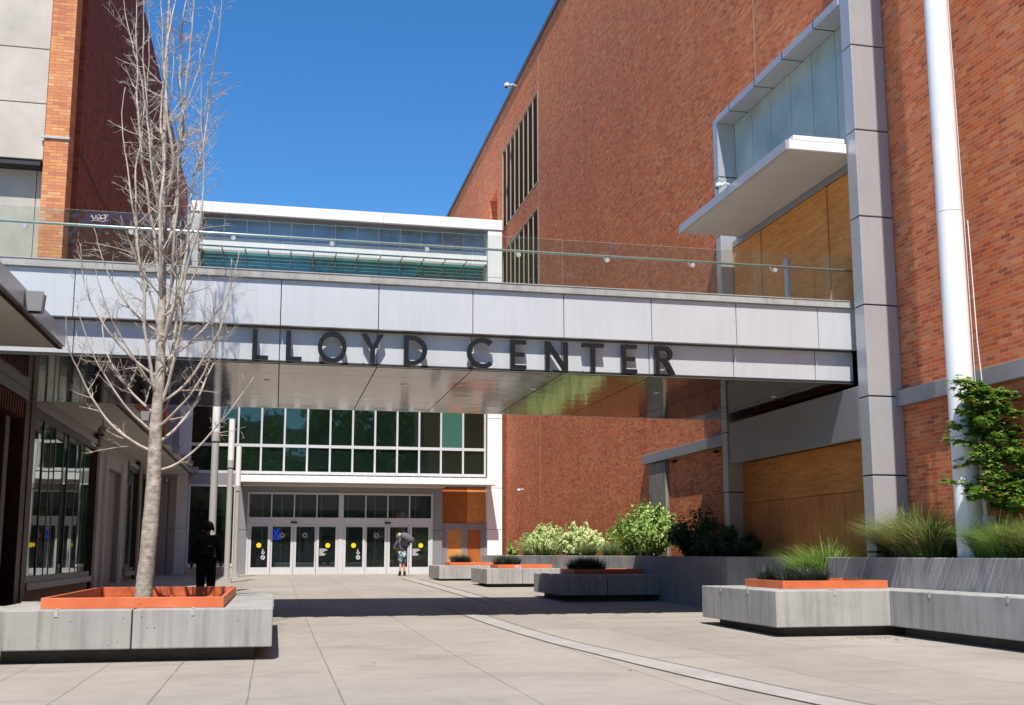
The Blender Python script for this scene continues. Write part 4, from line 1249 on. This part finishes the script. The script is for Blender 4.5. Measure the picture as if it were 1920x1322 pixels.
shrub('shrub', (9.75, 38.6, 1.03), .85, 3.0, 1.25, 110, 5200, .12, ml_var, 'sunlit white variegated shrub in the raised planter, the one farther left', 'shrub', 1)
shrub('shrub', (9.75, 34.0, 1.03), .85, 2.3, 1.15, 90, 4600, .12, ml_var, 'sunlit white variegated shrub in the raised planter, the one nearer the pier', 'shrub', 12)
shrub('shrub', (9.72, 27.4, 1.03), .8, 2.3, 1.55, 130, 6800, .115, ml_var2, 'tall green and white shrub in front of the stained concrete pier', 'shrub', 2)
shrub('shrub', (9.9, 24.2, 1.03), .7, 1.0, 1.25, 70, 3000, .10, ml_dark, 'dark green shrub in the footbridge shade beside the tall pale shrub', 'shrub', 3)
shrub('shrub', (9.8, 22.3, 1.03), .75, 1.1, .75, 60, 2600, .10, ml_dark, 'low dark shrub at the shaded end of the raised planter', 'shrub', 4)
shrub('shrub', (9.7, 43.6, 1.03), .35, .7, .7, 20, 380, .12, ml_var2, 'small pale shrub at the far end of the raised planter', 'shrub', 5)

def blades(base, rx, ry, n, h, w, arch, rnd, lean=(0, 0), seg=5, center=.35):
    V = []; Fc = []
    for _ in range(n):
        a = rnd.uniform(0, 2 * math.pi); q = math.sqrt(rnd.random())
        bx, by = base[0] + rx * q * center * math.cos(a), base[1] + ry * q * center * math.sin(a)
        L = h * rnd.uniform(.6, 1.1)
        dx, dy = math.cos(a) * arch * (q + rnd.uniform(-.2, .4)) + lean[0], math.sin(a) * arch * (q + rnd.uniform(-.2, .4)) + lean[1]
        px, py = -math.sin(a), math.cos(a)
        o = len(V)
        for i in range(seg + 1):
            t = i / seg
            ww = w * (1 - t ** 2) * .5 + .0006
            cx = bx + dx * L * t ** 1.9; cy = by + dy * L * t ** 1.9
            cz = base[2] + L * (t - .42 * min(1.4, math.hypot(dx, dy)) * t ** 2.3)
            V.append((cx - px * ww, cy - py * ww, cz)); V.append((cx + px * ww, cy + py * ww, cz))
        Fc += [(o + 2 * i, o + 2 * i + 1, o + 2 * i + 3, o + 2 * i + 2) for i in range(seg)]
    m = MB(); m.add(V, Fc); return m
def grass(base, rx, ry, n, h, w, arch, mat, label, seed, tufts=1, name='grass_clump', lean=(0, 0), center=.35):
    rnd = random.Random(seed)
    m = MB()
    for k in range(tufts):
        bx = base[0] + rnd.uniform(-rx, rx) * (tufts > 1); by = base[1] + rnd.uniform(-ry, ry) * (tufts > 1)
        b_ = blades((bx, by, base[2]), rx if tufts == 1 else .12, ry if tufts == 1 else .12, n // tufts, h * rnd.uniform(.8, 1.1), w, arch, rnd, lean, 5, center if tufts == 1 else .8)
        m.add(b_.v, b_.f)
    o = m.build(name, mat, org=base)
    return tag(o, label, 'ornamental grass')
grass((10.1, 15.5, 1.03), .38, 1.0, 2900, 1.05, .013, .95, ml_grass, 'tan and green grass clump left of the flagpole base', 21, center=.8)
grass((10.2, 12.6, 1.03), .35, .95, 2500, .95, .014, .9, ml_grass, 'dark green grass clump right of the flagpole base', 22, center=.8)
grass((9.98, 13.35, 1.03), .25, .45, 1300, .8, .012, .8, ml_fresh, 'dense green grass in front of the flagpole base', 28, center=.9)
grass((9.95, 12.9, 1.03), .2, .3, 220, .5, .016, 1.1, ml_fresh, 'broad leaved green clump at the planter edge by the right side', 23)
grass((9.9, 14.9, 1.03), .25, .4, 160, .26, .03, .9, ml_fresh, 'low bright ground plant in front of the flagpole', 29)
grass((9.85, 17.95, .56), .6, .45, 900, 1.2, .018, .9, ml_fresh, 'bright green arching grass behind the nearest orange frame', 24, center=.9)
grass((9.7, 30.9, 1.03), .5, 1.2, 2600, .6, .007, .8, ml_feather, 'feathery green grass between the pale shrubs', 25, tufts=8)
grass((9.7, 42.0, 1.03), .3, .9, 900, .6, .009, .8, ml_feather, 'short feathery grass left of the whitest shrub', 26, tufts=4)
for (x0, y0, zt, lb_, sd_) in ((6.97, 14.2, .65, 'dark spiky grass in the nearest orange frame on the right', 31), (6.45, 23.9, .69, 'black looking spiky grass in the shaded orange frame', 32), (6.38, 32.4, .72, 'dark spiky grass in the graffitied orange frame', 33), (5.83, 38.5, .745, 'small dark grass tuft in the farthest orange frame', 34)):
    grass((x0 + 1.05, y0 + 1.5, zt + .03), .36, .5, 2400 if y0 < 30 else 1500, .34 if y0 < 20 else .42, .008 if y0 < 30 else .013, .55, ml_mondo, lb_, sd_, tufts=22)
grass((8.2, 39.6, .77), .12, .12, 60, .42, .014, .3, ml_fresh, 'thin upright green weed at the end of the farthest orange frame', 35)

# maple by the flagpole
def maple():
    rnd = random.Random(42)
    base = (10.45, 13.5, 1.03)
    c = thing('maple_tree', base, 'small green maple with lobed leaves at the right edge by the flagpole', 'tree')
    st = MB(); tips = []
    tr = [Vector((10.45, 13.5, 1.0)), Vector((10.40, 13.5, 1.6)), Vector((10.32, 13.55, 2.2)), Vector((10.22, 13.6, 2.9)), Vector((10.1, 13.6, 3.5))]
    st.tube(tr, [.035, .03, .024, .016, .008], 8)
    for k in range(100):
        t = rnd.uniform(.3, 1) * 3.99; i = int(t); p = tr[i].lerp(tr[i + 1], t - i)
        a = rnd.uniform(0, 2 * math.pi)
        L = rnd.uniform(.35, .95) * (1.1 - .62 * t / 4)
        d = Vector((math.cos(a) * 1.1 - .15, math.sin(a) * .6, rnd.uniform(-.1, .45)))
        pts = [p + d * L * q + Vector((0, 0, .07 * math.sin(q * 3))) for q in (0, .3, .6, 1)]
        st.tube(pts, [.012, .009, .006, .003], 5)
        tips.append(pts)
    st.build('branches', m_stem, c)
    def fn(r):
        p = tips[r.randrange(len(tips))]
        t = (.2 + .8 * r.random() ** .7) * 2.999; i = int(t); q = p[i].lerp(p[i + 1], t - i)
        o = Vector((r.gauss(0, 1), r.gauss(0, 1), r.gauss(0, .6))).normalized()
        return q + o * .12 * r.random(), Vector((0, 0, .9))
    leaf_cloud(6500, fn, .125, STAR, rnd, .55, .6).build('foliage', ml_maple, c)
maple()

# bare tree
def bare_tree():
    rnd = random.Random(5)
    bx, by = -1.63, 14.65
    c = thing('bare_tree', (bx, by, .34), 'tall leafless tree with pale bark in the orange framed planter', 'tree')
    tp = [(bx - .02, by, .30), (bx - .01, by, .7), (bx + .02, by, 1.3), (bx + .04, by, 2.0), (bx + .03, by + .02, 2.6), (bx + .05, by, 3.3), (bx + .04, by, 4.1), (bx + .02, by, 5.0), (bx - .02, by, 5.9), (bx - .04, by, 6.8), (bx - .05, by, 7.8), (bx - .05, by, 9.0)]
    tr = [.118, .100, .094, .088, .074, .060, .050, .038, .030, .024, .018, .008]
    tk = MB()
    P = [Vector((bx + (p[0] - bx) * 1.09, p[1], .30 + (p[2] - .30) * 1.09)) for p in tp]
    tr = [r * 1.09 for r in tr]
    fine = []; fr = []
    for i in range(len(P) - 1):
        for k in range(5):
            t = k / 5
            fine.append(P[i].lerp(P[i + 1], t)); fr.append(tr[i] + (tr[i + 1] - tr[i]) * t)
    fine = [p + Vector((mnoise.noise(Vector((0, 0, p.z * 1.3))) * .02, 0, 0)) for p in fine]
    fr = [r * (1 + .07 * mnoise.noise(Vector((3, 0, p.z * 3)))) for r, p in zip(fr, fine)]
    tk.tube(fine, fr, 20)
    tk.build('trunk', m_bark, c, smooth=True)
    br = MB(); tw = MB()
    cnt = [0]
    def limb(p, d, L, r, lvl, curl):
        n = max(4, int(L / .11))
        pts = [p.copy()]; rr = [r]
        dd = d.normalized()
        wx, wy = rnd.uniform(-1, 1), rnd.uniform(-1, 1)
        for i in range(n):
            t = (i + 1) / n
            dd = (dd + Vector((rnd.gauss(0, .07), rnd.gauss(0, .07), curl * (1 - .3 * t))) ).normalized()
            pts.append(pts[-1] + dd * (L / n)); rr.append(max(.0017, r * (1 - .82 * t)))
        (br if r > .009 else tw).tube(pts, rr, 8 if r > .02 else (6 if r > .009 else 4), True)
        cnt[0] += 1
        return pts, rr
    def ramify(pts, rr, L, lvl):
        if lvl > 3: return
        num = {0: int(L * 4.6) + 2, 1: int(L * 6.0) + 1, 2: int(L * 6) + 1, 3: 1}[lvl]
        for k in range(num):
            t = rnd.uniform(.12, .97); i = min(int(t * (len(pts) - 1)), len(pts) - 2)
            p = pts[i]; dd = (pts[i + 1] - pts[i]).normalized()
            side = Vector((rnd.gauss(0, 1), rnd.gauss(0, 1), rnd.gauss(0, .35)))
            side = (side - dd * side.dot(dd)).normalized()
            ang = rnd.uniform(.55, 1.2)
            nd = dd * math.cos(ang) + side * math.sin(ang)
            nl = L * rnd.uniform(.16, .42) * (1.1 - .4 * t)
            nl = max(.10, min(nl, .85 if lvl == 0 else .42 if lvl == 1 else .22))
            if lvl >= 3: nl = rnd.uniform(.04, .09)
            nr = min(rr[i] * .6, .011 if lvl == 0 else .0055 if lvl == 1 else .0032)
            q, r2 = limb(p, nd, nl, max(nr, .0021), lvl + 1, .10 if rnd.random() < .8 else -.05)
            ramify(q, r2, nl, lvl + 1)
    def at(z):
        for i in range(len(P) - 1):
            if P[i].z <= z <= P[i + 1].z:
                t = (z - P[i].z) / (P[i + 1].z - P[i].z)
                return P[i].lerp(P[i + 1], t), tr[i] + (tr[i + 1] - tr[i]) * t
        return P[-1], tr[-1]
    # lower limbs: bow outwards, then turn up
    specs = [(2.25, 6, 1.55, .020), (2.5, 170, 1.9, .024), (2.62, 24, 1.9, .024), (2.75, 200, 1.7, .021), (2.8, 320, 1.6, .020), (2.95, 75, 1.5, .018), (3.0, 150, 1.8, .022),
             (3.15, 0, 1.9, .023), (3.3, 240, 1.5, .018), (3.4, 110, 1.5, .018), (3.5, 188, 1.8, .022), (3.7, 35, 1.7, .020), (3.9, 300, 1.5, .018), (4.1, 165, 1.5, .019), (4.3, 350, 1.5, .019),
             (4.6, 210, 1.2, .015), (4.9, 15, 1.2, .015), (5.4, 180, 1.0, .012), (5.9, 340, 1.1, .012), (6.4, 170, .9, .011), (7.0, 20, .9, .010), (7.6, 185, .8, .010)]
    for (z, az, L, r) in specs:
        p, r0 = at(z)
        el = R(rnd.uniform(14, 26)) if z < 4.2 else R(rnd.uniform(25, 42))
        if z < 2.4: el = R(8)
        a = R(az)
        d = Vector((math.cos(a) * math.cos(el), math.sin(a) * math.cos(el) * .9, math.sin(el)))
        q, rr = limb(p, d, L * (1.22 if z < 4.2 else 1), r * .92, 0, .125 if z < 4.2 else .19)
        ramify(q, rr, L * .9, 0)
    # upright co-leaders that keep the top narrow
    for k, (z, az) in enumerate(((3.0, 350), (3.2, 190), (3.4, 30), (3.7, 100), (3.9, 330), (4.1, 200), (4.3, 10), (4.5, 260), (4.7, 160), (4.9, 40), (5.2, 0), (5.5, 180), (5.8, 300), (6.1, 20))):
        p, r0 = at(z)
        a = R(az)
        el = R(rnd.uniform(60, 72))
        d = Vector((math.cos(a) * math.cos(el), math.sin(a) * math.cos(el), math.sin(el)))
        L = min(9.8 - z, rnd.uniform(4.4, 5.8))
        q, rr = limb(p, d, L, rnd.uniform(.018, .027), 0, .13)
        ramify(q, rr, 1.8, 0)
        ramify(q, rr, 1.4, 0)
    br.build('branches', m_twig, c, smooth=True)
    tw.build('twigs', m_twig, c)
    print('twigs', cnt[0], len(tw.v))
bare_tree()

# trees behind the camera, seen only mirrored in the glass
def leaf_tree(x, y, h, seed):
    rnd = random.Random(seed)
    c = thing('street_tree', (x, y, 0), 'leafy tree straight behind the viewpoint, seen only in the window reflections', 'tree', 'street trees reflected in the glass')
    MB().tube([(x, y, 0), (x + .1, y, h * .25), (x, y + .2, h * .5)], [.3, .22, .12], 10).build('trunk', m_stem, c)
    blobs = [(Vector((x + rnd.uniform(-1, 1) * h * .26, y + rnd.uniform(-1, 1) * h * .26, h * rnd.uniform(.16, .86))), h * rnd.uniform(.10, .18)) for _ in range(34)]
    def fn(r):
        p, rad = blobs[r.randrange(len(blobs))]
        o = Vector((r.gauss(0, 1), r.gauss(0, 1), r.gauss(0, 1))).normalized()
        return p + o * rad * (r.random() ** .4), o
    leaf_cloud(4600, fn, .75, OVAL, rnd).build('crown', ml_tree, c)
    return c
t0 = leaf_tree(-3, -24, 18, 71)
for (x, y, s_) in ((-11, -26, 1.25), (5, -27, 1.2), (13, -25, 1.3), (22, -30, 1.35), (-20, -30, 1.4), (32, -28, 1.3), (-30, -32, 1.3)):
    c = copy_tree(t0); c.location = (x, y, 0); c.scale = (s_, s_, s_); c.rotation_euler = (0, 0, x * .7)
    c['label'] = ('leafy tree %s behind the viewpoint, seen only in the window reflections' % {-11: 'a little left', 5: 'just right', 13: 'somewhat right', 22: 'well right', -20: 'well left', 32: 'far right', -30: 'far left'}[x])

# ------------------------------------------------------------------ people
def skin_mesh(nodes, edges, sub=2):
    me = bpy.data.meshes.new('tmp')
    keys = list(nodes)
    me.from_pydata([nodes[k][0] for k in keys], [(keys.index(a), keys.index(b_)) for a, b_ in edges], [])
    ob = bpy.data.objects.new('tmp', me)
    COL.objects.link(ob)
    ob.modifiers.new('skin', 'SKIN').use_smooth_shade = True
    for i, k in enumerate(keys):
        r = nodes[k][1]
        me.skin_vertices[0].data[i].radius = (r, r) if not isinstance(r, tuple) else r
        me.skin_vertices[0].data[i].use_root = (i == 0)
    sb = ob.modifiers.new('sub', 'SUBSURF'); sb.levels = sub; sb.render_levels = sub
    dg = bpy.context.evaluated_depsgraph_get(); dg.update()
    m2 = bpy.data.meshes.new_from_object(ob.evaluated_get(dg))
    vs = [tuple(v.co) for v in m2.vertices]; fs = [tuple(p.vertices) for p in m2.polygons]
    bpy.data.objects.remove(ob)
    return vs, fs
def person(loc, rot, sc, pose, label, mats, extras):
    """pose: dict joint -> local position (x right, y forward, z up)"""
    c = thing('person', loc, label, 'person')
    Rm = Matrix.Rotation(rot, 3, 'Z') * sc
    def W(p): return Rm @ Vector(p) + Vector(loc)
    J = pose
    def N(k, r): return (W(J[k]), r * sc)
    # body (skin)
    nodes = {k: N(k, r) for k, r in (('pelvis', .13), ('waist', .12), ('chest', .135), ('neck0', .075), ('neck', .055), ('head', .088), ('crown', .078),
             ('shL', .062), ('elL', .042), ('wrL', .028), ('shR', .062), ('elR', .042), ('wrR', .028),
             ('hipL', .095), ('knL', .058), ('anL', .040), ('toL', .035), ('hipR', .095), ('knR', .058), ('anR', .040), ('toR', .035))}
    edges = [('pelvis', 'waist'), ('waist', 'chest'), ('chest', 'neck0'), ('neck0', 'neck'), ('neck', 'head'), ('head', 'crown')]
    for s_ in 'LR': edges += [('chest', 'sh' + s_), ('sh' + s_, 'el' + s_), ('el' + s_, 'wr' + s_), ('pelvis', 'hip' + s_), ('hip' + s_, 'kn' + s_), ('kn' + s_, 'an' + s_), ('an' + s_, 'to' + s_)]
    vs, fs = skin_mesh(nodes, edges)
    b = MB(); b.add(vs, fs)
    # face features and hands belong to the body mesh
    h = Vector(J['head'])
    for sx in (-1, 1):
        b.ball(W(h + Vector((sx * .082, 0, .0))), .026 * sc, 8, 6, (.5, .8, 1.2))
        b.ball(W(h + Vector((sx * .032, .083, .015))), .012 * sc, 8, 6)
    b.tube([W(h + Vector((0, .085, .02))), W(h + Vector((0, .112, -.02))), W(h + Vector((0, .09, -.028)))], [.008 * sc, .014 * sc, .008 * sc], 6)
    b.tube([W(h + Vector((-.024, .085, -.052))), W(h + Vector((.024, .085, -.052)))], .006 * sc, 6)
    for s_ in 'LR':
        wv = Vector(J['wr' + s_]); d = (wv - Vector(J['el' + s_])).normalized()
        side = d.cross(Vector((1 if s_ == 'L' else -1, 0, .01))).normalized()
        pc = wv + d * .05
        b.tube([W(wv), W(wv + d * .03), W(pc + d * .045)], [.026 * sc, .034 * sc, .030 * sc], 10)
        for k in range(4):
            o = side * (k - 1.5) * .017
            L = (.062, .075, .070, .055)[k]
            p0 = pc + d * .035 + o
            crl = Vector((.018 if s_ == 'L' else -.018, 0, 0))
            b.tube([W(p0), W(p0 + d * L * .5 + crl * .3), W(p0 + d * L + crl)], [.009 * sc, .008 * sc, .006 * sc], 6)
        p0 = wv + d * .03 + side * .028
        b.tube([W(p0), W(p0 + d * .03 + side * .018), W(p0 + d * .058 + side * .016)], [.011 * sc, .010 * sc, .008 * sc], 6)
    b.build('body', mats['skin'], c, smooth=True)
    def garment(name, mat, ks, es):
        nd = {k: N(k, r) if not isinstance(k, tuple) else None for k, r in ks.items() if not isinstance(k, tuple)}
        vs, fs = skin_mesh(nd, es)
        m = MB(); m.add(vs, fs); return m.build(name, mat, c, smooth=True)
    extras(c, W, J, N, garment, sc)
    return c

# walker in black, back to us, in the bridge shade
J1 = dict(pelvis=(0, 0, .95), waist=(0, .01, 1.10), chest=(0, .02, 1.32), neck0=(0, .03, 1.47), neck=(.0, .05, 1.53), head=(.005, .07, 1.63), crown=(.005, .065, 1.70),
          shL=(-.19, .02, 1.42), elL=(-.27, -.02, 1.14), wrL=(-.30, .06, .90), shR=(.19, .02, 1.42), elR=(.28, -.03, 1.14), wrR=(.30, .08, .91),
          hipL=(-.10, 0, .90), knL=(-.11, .12, .50), anL=(-.11, .10, .09), toL=(-.12, .24, .04), hipR=(.10, 0, .90), knR=(.11, .02, .50), anR=(.12, -.20, .12), toR=(.12, -.09, .04))
def ex1(c, W, J, N, garment, sc):
    garment('jacket', m_blackc, dict(pelvis=.188, waist=.182, chest=.190, neck0=.10, shL=.105, elL=.080, wrL=.052, shR=.105, elR=.080, wrR=.052),
            [('pelvis', 'waist'), ('waist', 'chest'), ('chest', 'neck0'), ('chest', 'shL'), ('shL', 'elL'), ('elL', 'wrL'), ('chest', 'shR'), ('shR', 'elR'), ('elR', 'wrR')])
    garment('trousers', m_blackc, dict(pelvis=.17, hipL=.135, knL=.105, anL=.08, hipR=.135, knR=.105, anR=.08),
            [('pelvis', 'hipL'), ('hipL', 'knL'), ('knL', 'anL'), ('pelvis', 'hipR'), ('hipR', 'knR'), ('knR', 'anR')])
    for s_ in 'LR': MB().tube([W(Vector(J['an' + s_]) + Vector((0, -.05, -.03))), W(J['an' + s_]), W(J['to' + s_])], [.045, .055, .042], 10).build('shoe', m_blackc, c, smooth=True)
    h = Vector(J['head'])
    MB().ball(W(h + Vector((0, -.008, .040))), .106, 16, 12, (1, 1.05, .95)).build('cap', m_hairb, c, smooth=True)
    hp = MB()
    for sx in (-1, 1): hp.ball(W(h + Vector((sx * .112, .0, -.012))), .046, 12, 8, (.55, 1, 1.15))
    hp.tube([W(h + Vector((.115 * math.cos(R(a)), .01, .03 + .128 * math.sin(R(a))))) for a in range(0, 181, 15)], .012, 8)
    hp.build('headphones', m_black, c, smooth=True)
    MB().box(-.13, .13, -.05, .05, -.2, .2)
    bp = MB(); 
    p = [W((x, y, z)) for (x, y, z) in ((-.14, -.12, 1.05), (.14, -.12, 1.05), (.14, -.24, 1.07), (-.14, -.24, 1.07), (-.13, -.11, 1.42), (.13, -.11, 1.42), (.12, -.2, 1.40), (-.12, -.2, 1.40))]
    bp.add(p, [(0, 3, 2, 1), (4, 5, 6, 7), (0, 1, 5, 4), (1, 2, 6, 5), (2, 3, 7, 6), (3, 0, 4, 7)])
    bp.build('backpack', m_blackc, c, .03)
    bt = MB(); bt.tube([W((.02, -.243, 1.26)), W((.09, -.243, 1.25))], .006, 5); bt.build('reflective_tab', m_steel, c)
person((-1.44, 24.1, gz(24.1)), R(2), 1.0, J1, 'person in black jacket, cap and headphones walking away in the footbridge shade', dict(skin=m_skind), ex1)

J2 = dict(pelvis=(0, 0, .94), waist=(-.01, .03, 1.09), chest=(-.02, .07, 1.30), neck0=(-.05, .10, 1.44), neck=(-.08, .12, 1.50), head=(-.11, .14, 1.60), crown=(-.12, .14, 1.68),
          shL=(-.20, .07, 1.38), elL=(-.34, .00, 1.13), wrL=(-.24, .20, 1.10), shR=(.17, .08, 1.42), elR=(.30, .14, 1.22), wrR=(.27, .16, 1.43),
          hipL=(-.09, 0, .88), knL=(-.06, .06, .49), anL=(-.09, -.08, .10), toL=(-.12, .06, .04), hipR=(.09, 0, .88), knR=(.07, .12, .49), anR=(.10, .06, .09), toR=(.12, .20, .04))
def ex2(c, W, J, N, garment, sc):
    garment('t_shirt', m_navy, dict(pelvis=.165, waist=.158, chest=.168, neck0=.085, shL=.085, elL=.066, shR=.085, elR=.066),
            [('pelvis', 'waist'), ('waist', 'chest'), ('chest', 'neck0'), ('chest', 'shL'), ('shL', 'elL'), ('chest', 'shR'), ('shR', 'elR')])
    garment('shorts', m_shorts, dict(pelvis=.15, hipL=.125, knL=.098, hipR=.125, knR=.098), [('pelvis', 'hipL'), ('hipL', 'knL'), ('pelvis', 'hipR'), ('hipR', 'knR')])
    for s_ in 'LR':
        MB().tube([W(Vector(J['an' + s_]) + Vector((0, -.05, -.03))), W(Vector(J['an' + s_])), W(J['to' + s_])], [.05, .062, .045], 10).build('shoe', m_blackc, c, smooth=True)
        MB().tube([W(J['an' + s_]), W(Vector(J['an' + s_]) + Vector((0, 0, .10)))], [.058, .052], 10).build('sock', m_blackc, c, smooth=True)
    h = Vector(J['head'])
    MB().ball(W(h + Vector((0, -.02, .03))), .108, 14, 10, (.95, 1.0, 1.02)).build('hair', m_hair, c, smooth=True)
man = person((5.22, 44.8, .265), R(-4), 1.03, J2, 'person in navy shirt and patterned shorts walking to the sliding doors', dict(skin=m_skin), ex2)
# bundle on his shoulder, and dark bag below it
mo = Vector((5.22, 44.8, .265))
bd = thing('bundle', mo + Vector((.12, .02, 1.55)), 'grey rolled bundle carried on the shoulder by the person in shorts', 'bundle')
pts = [mo + Vector(p) for p in ((-.06, .0, 1.62), (.03, -.02, 1.66), (.15, -.04, 1.61), (.30, -.05, 1.52), (.42, -.04, 1.44), (.46, -.03, 1.41))]
MB().tube(pts, [.09, .15, .165, .155, .12, .06], 16).build('cloth_roll', m_greyc, bd, smooth=True)
bg = thing('shoulder_bag', mo + Vector((.1, -.12, 1.2)), 'black bag hanging on the back of the person in shorts', 'bag')
m = MB(); p = [mo + Vector(q) for q in ((-.05, -.09, 1.22), (.24, -.07, 1.14), (.24, -.17, 1.16), (-.04, -.18, 1.24), (-.12, -.06, 1.48), (.22, -.05, 1.44), (.22, -.14, 1.42), (-.11, -.14, 1.46))]
m.add(p, [(0, 3, 2, 1), (4, 5, 6, 7), (0, 1, 5, 4), (1, 2, 6, 5), (2, 3, 7, 6), (3, 0, 4, 7)])
m.build('bag_body', m_blackc, bg, .03)
ob_ = thing('added_office_block', (0, -62, 0), 'added office block behind the viewpoint, out of view, cutting sky from the window reflections', 'building')  # unseen block, added to keep bright sky out of the glass reflections
MB().box(-60, 60, -75, -60, 0, 20).build('wall', m_conc_left2, ob_)
wm = MB()
for k in range(24):
    for q in range(5): wm.box(-58 + k * 4.9, -54.6 + k * 4.9, -60, -59.9, 1.5 + q * 3.8, 3.9 + q * 3.8)
o = wm.build('windows', m_glass_green, ob_)

# give loose pieces of these parts an object each
def split_parts(names):
    for ob in [o for o in bpy.data.objects if o.type == 'MESH' and o.parent and o.name.split('.')[0] in names]:
        me = ob.data
        n = len(me.vertices); par = list(range(n))
        def find(a):
            while par[a] != a: par[a] = par[par[a]]; a = par[a]
            return a
        for p in me.polygons:
            v = list(p.vertices)
            for q in v[1:]:
                a, b_ = find(v[0]), find(q)
                if a != b_: par[b_] = a
        comp = {}
        for p in me.polygons: comp.setdefault(find(p.vertices[0]), []).append(tuple(p.vertices))
        if len(comp) < 2: continue
        base = ob.name.split('.')[0]
        for fs in comp.values():
            idx = sorted({i for f in fs for i in f}); mp = {v: k for k, v in enumerate(idx)}
            m2 = bpy.data.meshes.new(base)
            m2.from_pydata([tuple(me.vertices[i].co) for i in idx], [], [tuple(mp[i] for i in f) for f in fs])
            m2.materials.append(me.materials[0])
            o2 = ob.copy(); o2.data = m2; o2.name = base
            COL.objects.link(o2)
        bpy.data.objects.remove(ob)
split_parts({'wall_panel', 'door_trim', 'end_wall', 'bracket', 'downlight', 'bronze_post', 'skate_stop', 'sunshade_bracket', 'plywood_panel', 'concrete_panel', 'ground_floor_wall', 'metal_band', 'seam', 'movement_joint'})

# a little dry leaf litter by the benches
rnd = random.Random(9)
V = []; Fc = []
for _ in range(70):
    if rnd.random() < .5: x, y = 8.6 - abs(rnd.gauss(0, .5)), 14.1 - abs(rnd.gauss(0, .35))
    elif rnd.random() < .5: x, y = rnd.uniform(-3, 8), rnd.uniform(9, 22)
    else: x, y = rnd.uniform(6.2, 8.8), 31.9 - abs(rnd.gauss(0, .5))
    a = rnd.uniform(0, 6.28); r1 = rnd.uniform(.012, .03); z = gz(y) + .004
    o = len(V)
    for k in range(5):
        V.append((x + r1 * math.cos(a + k * 1.257) * (1.5 if k == 0 else .8), y + r1 * math.sin(a + k * 1.257), z + rnd.uniform(0, .008)))
    Fc.append(tuple(range(o, o + 5)))
lt = MB(); lt.add(V, Fc)
tag(lt.build('leaf_litter', plain('dry_leaf', (0.30, 0.20, 0.10), .8)), 'scattered dry leaf bits on the pale paving beside the benches', 'leaves', kind='stuff')
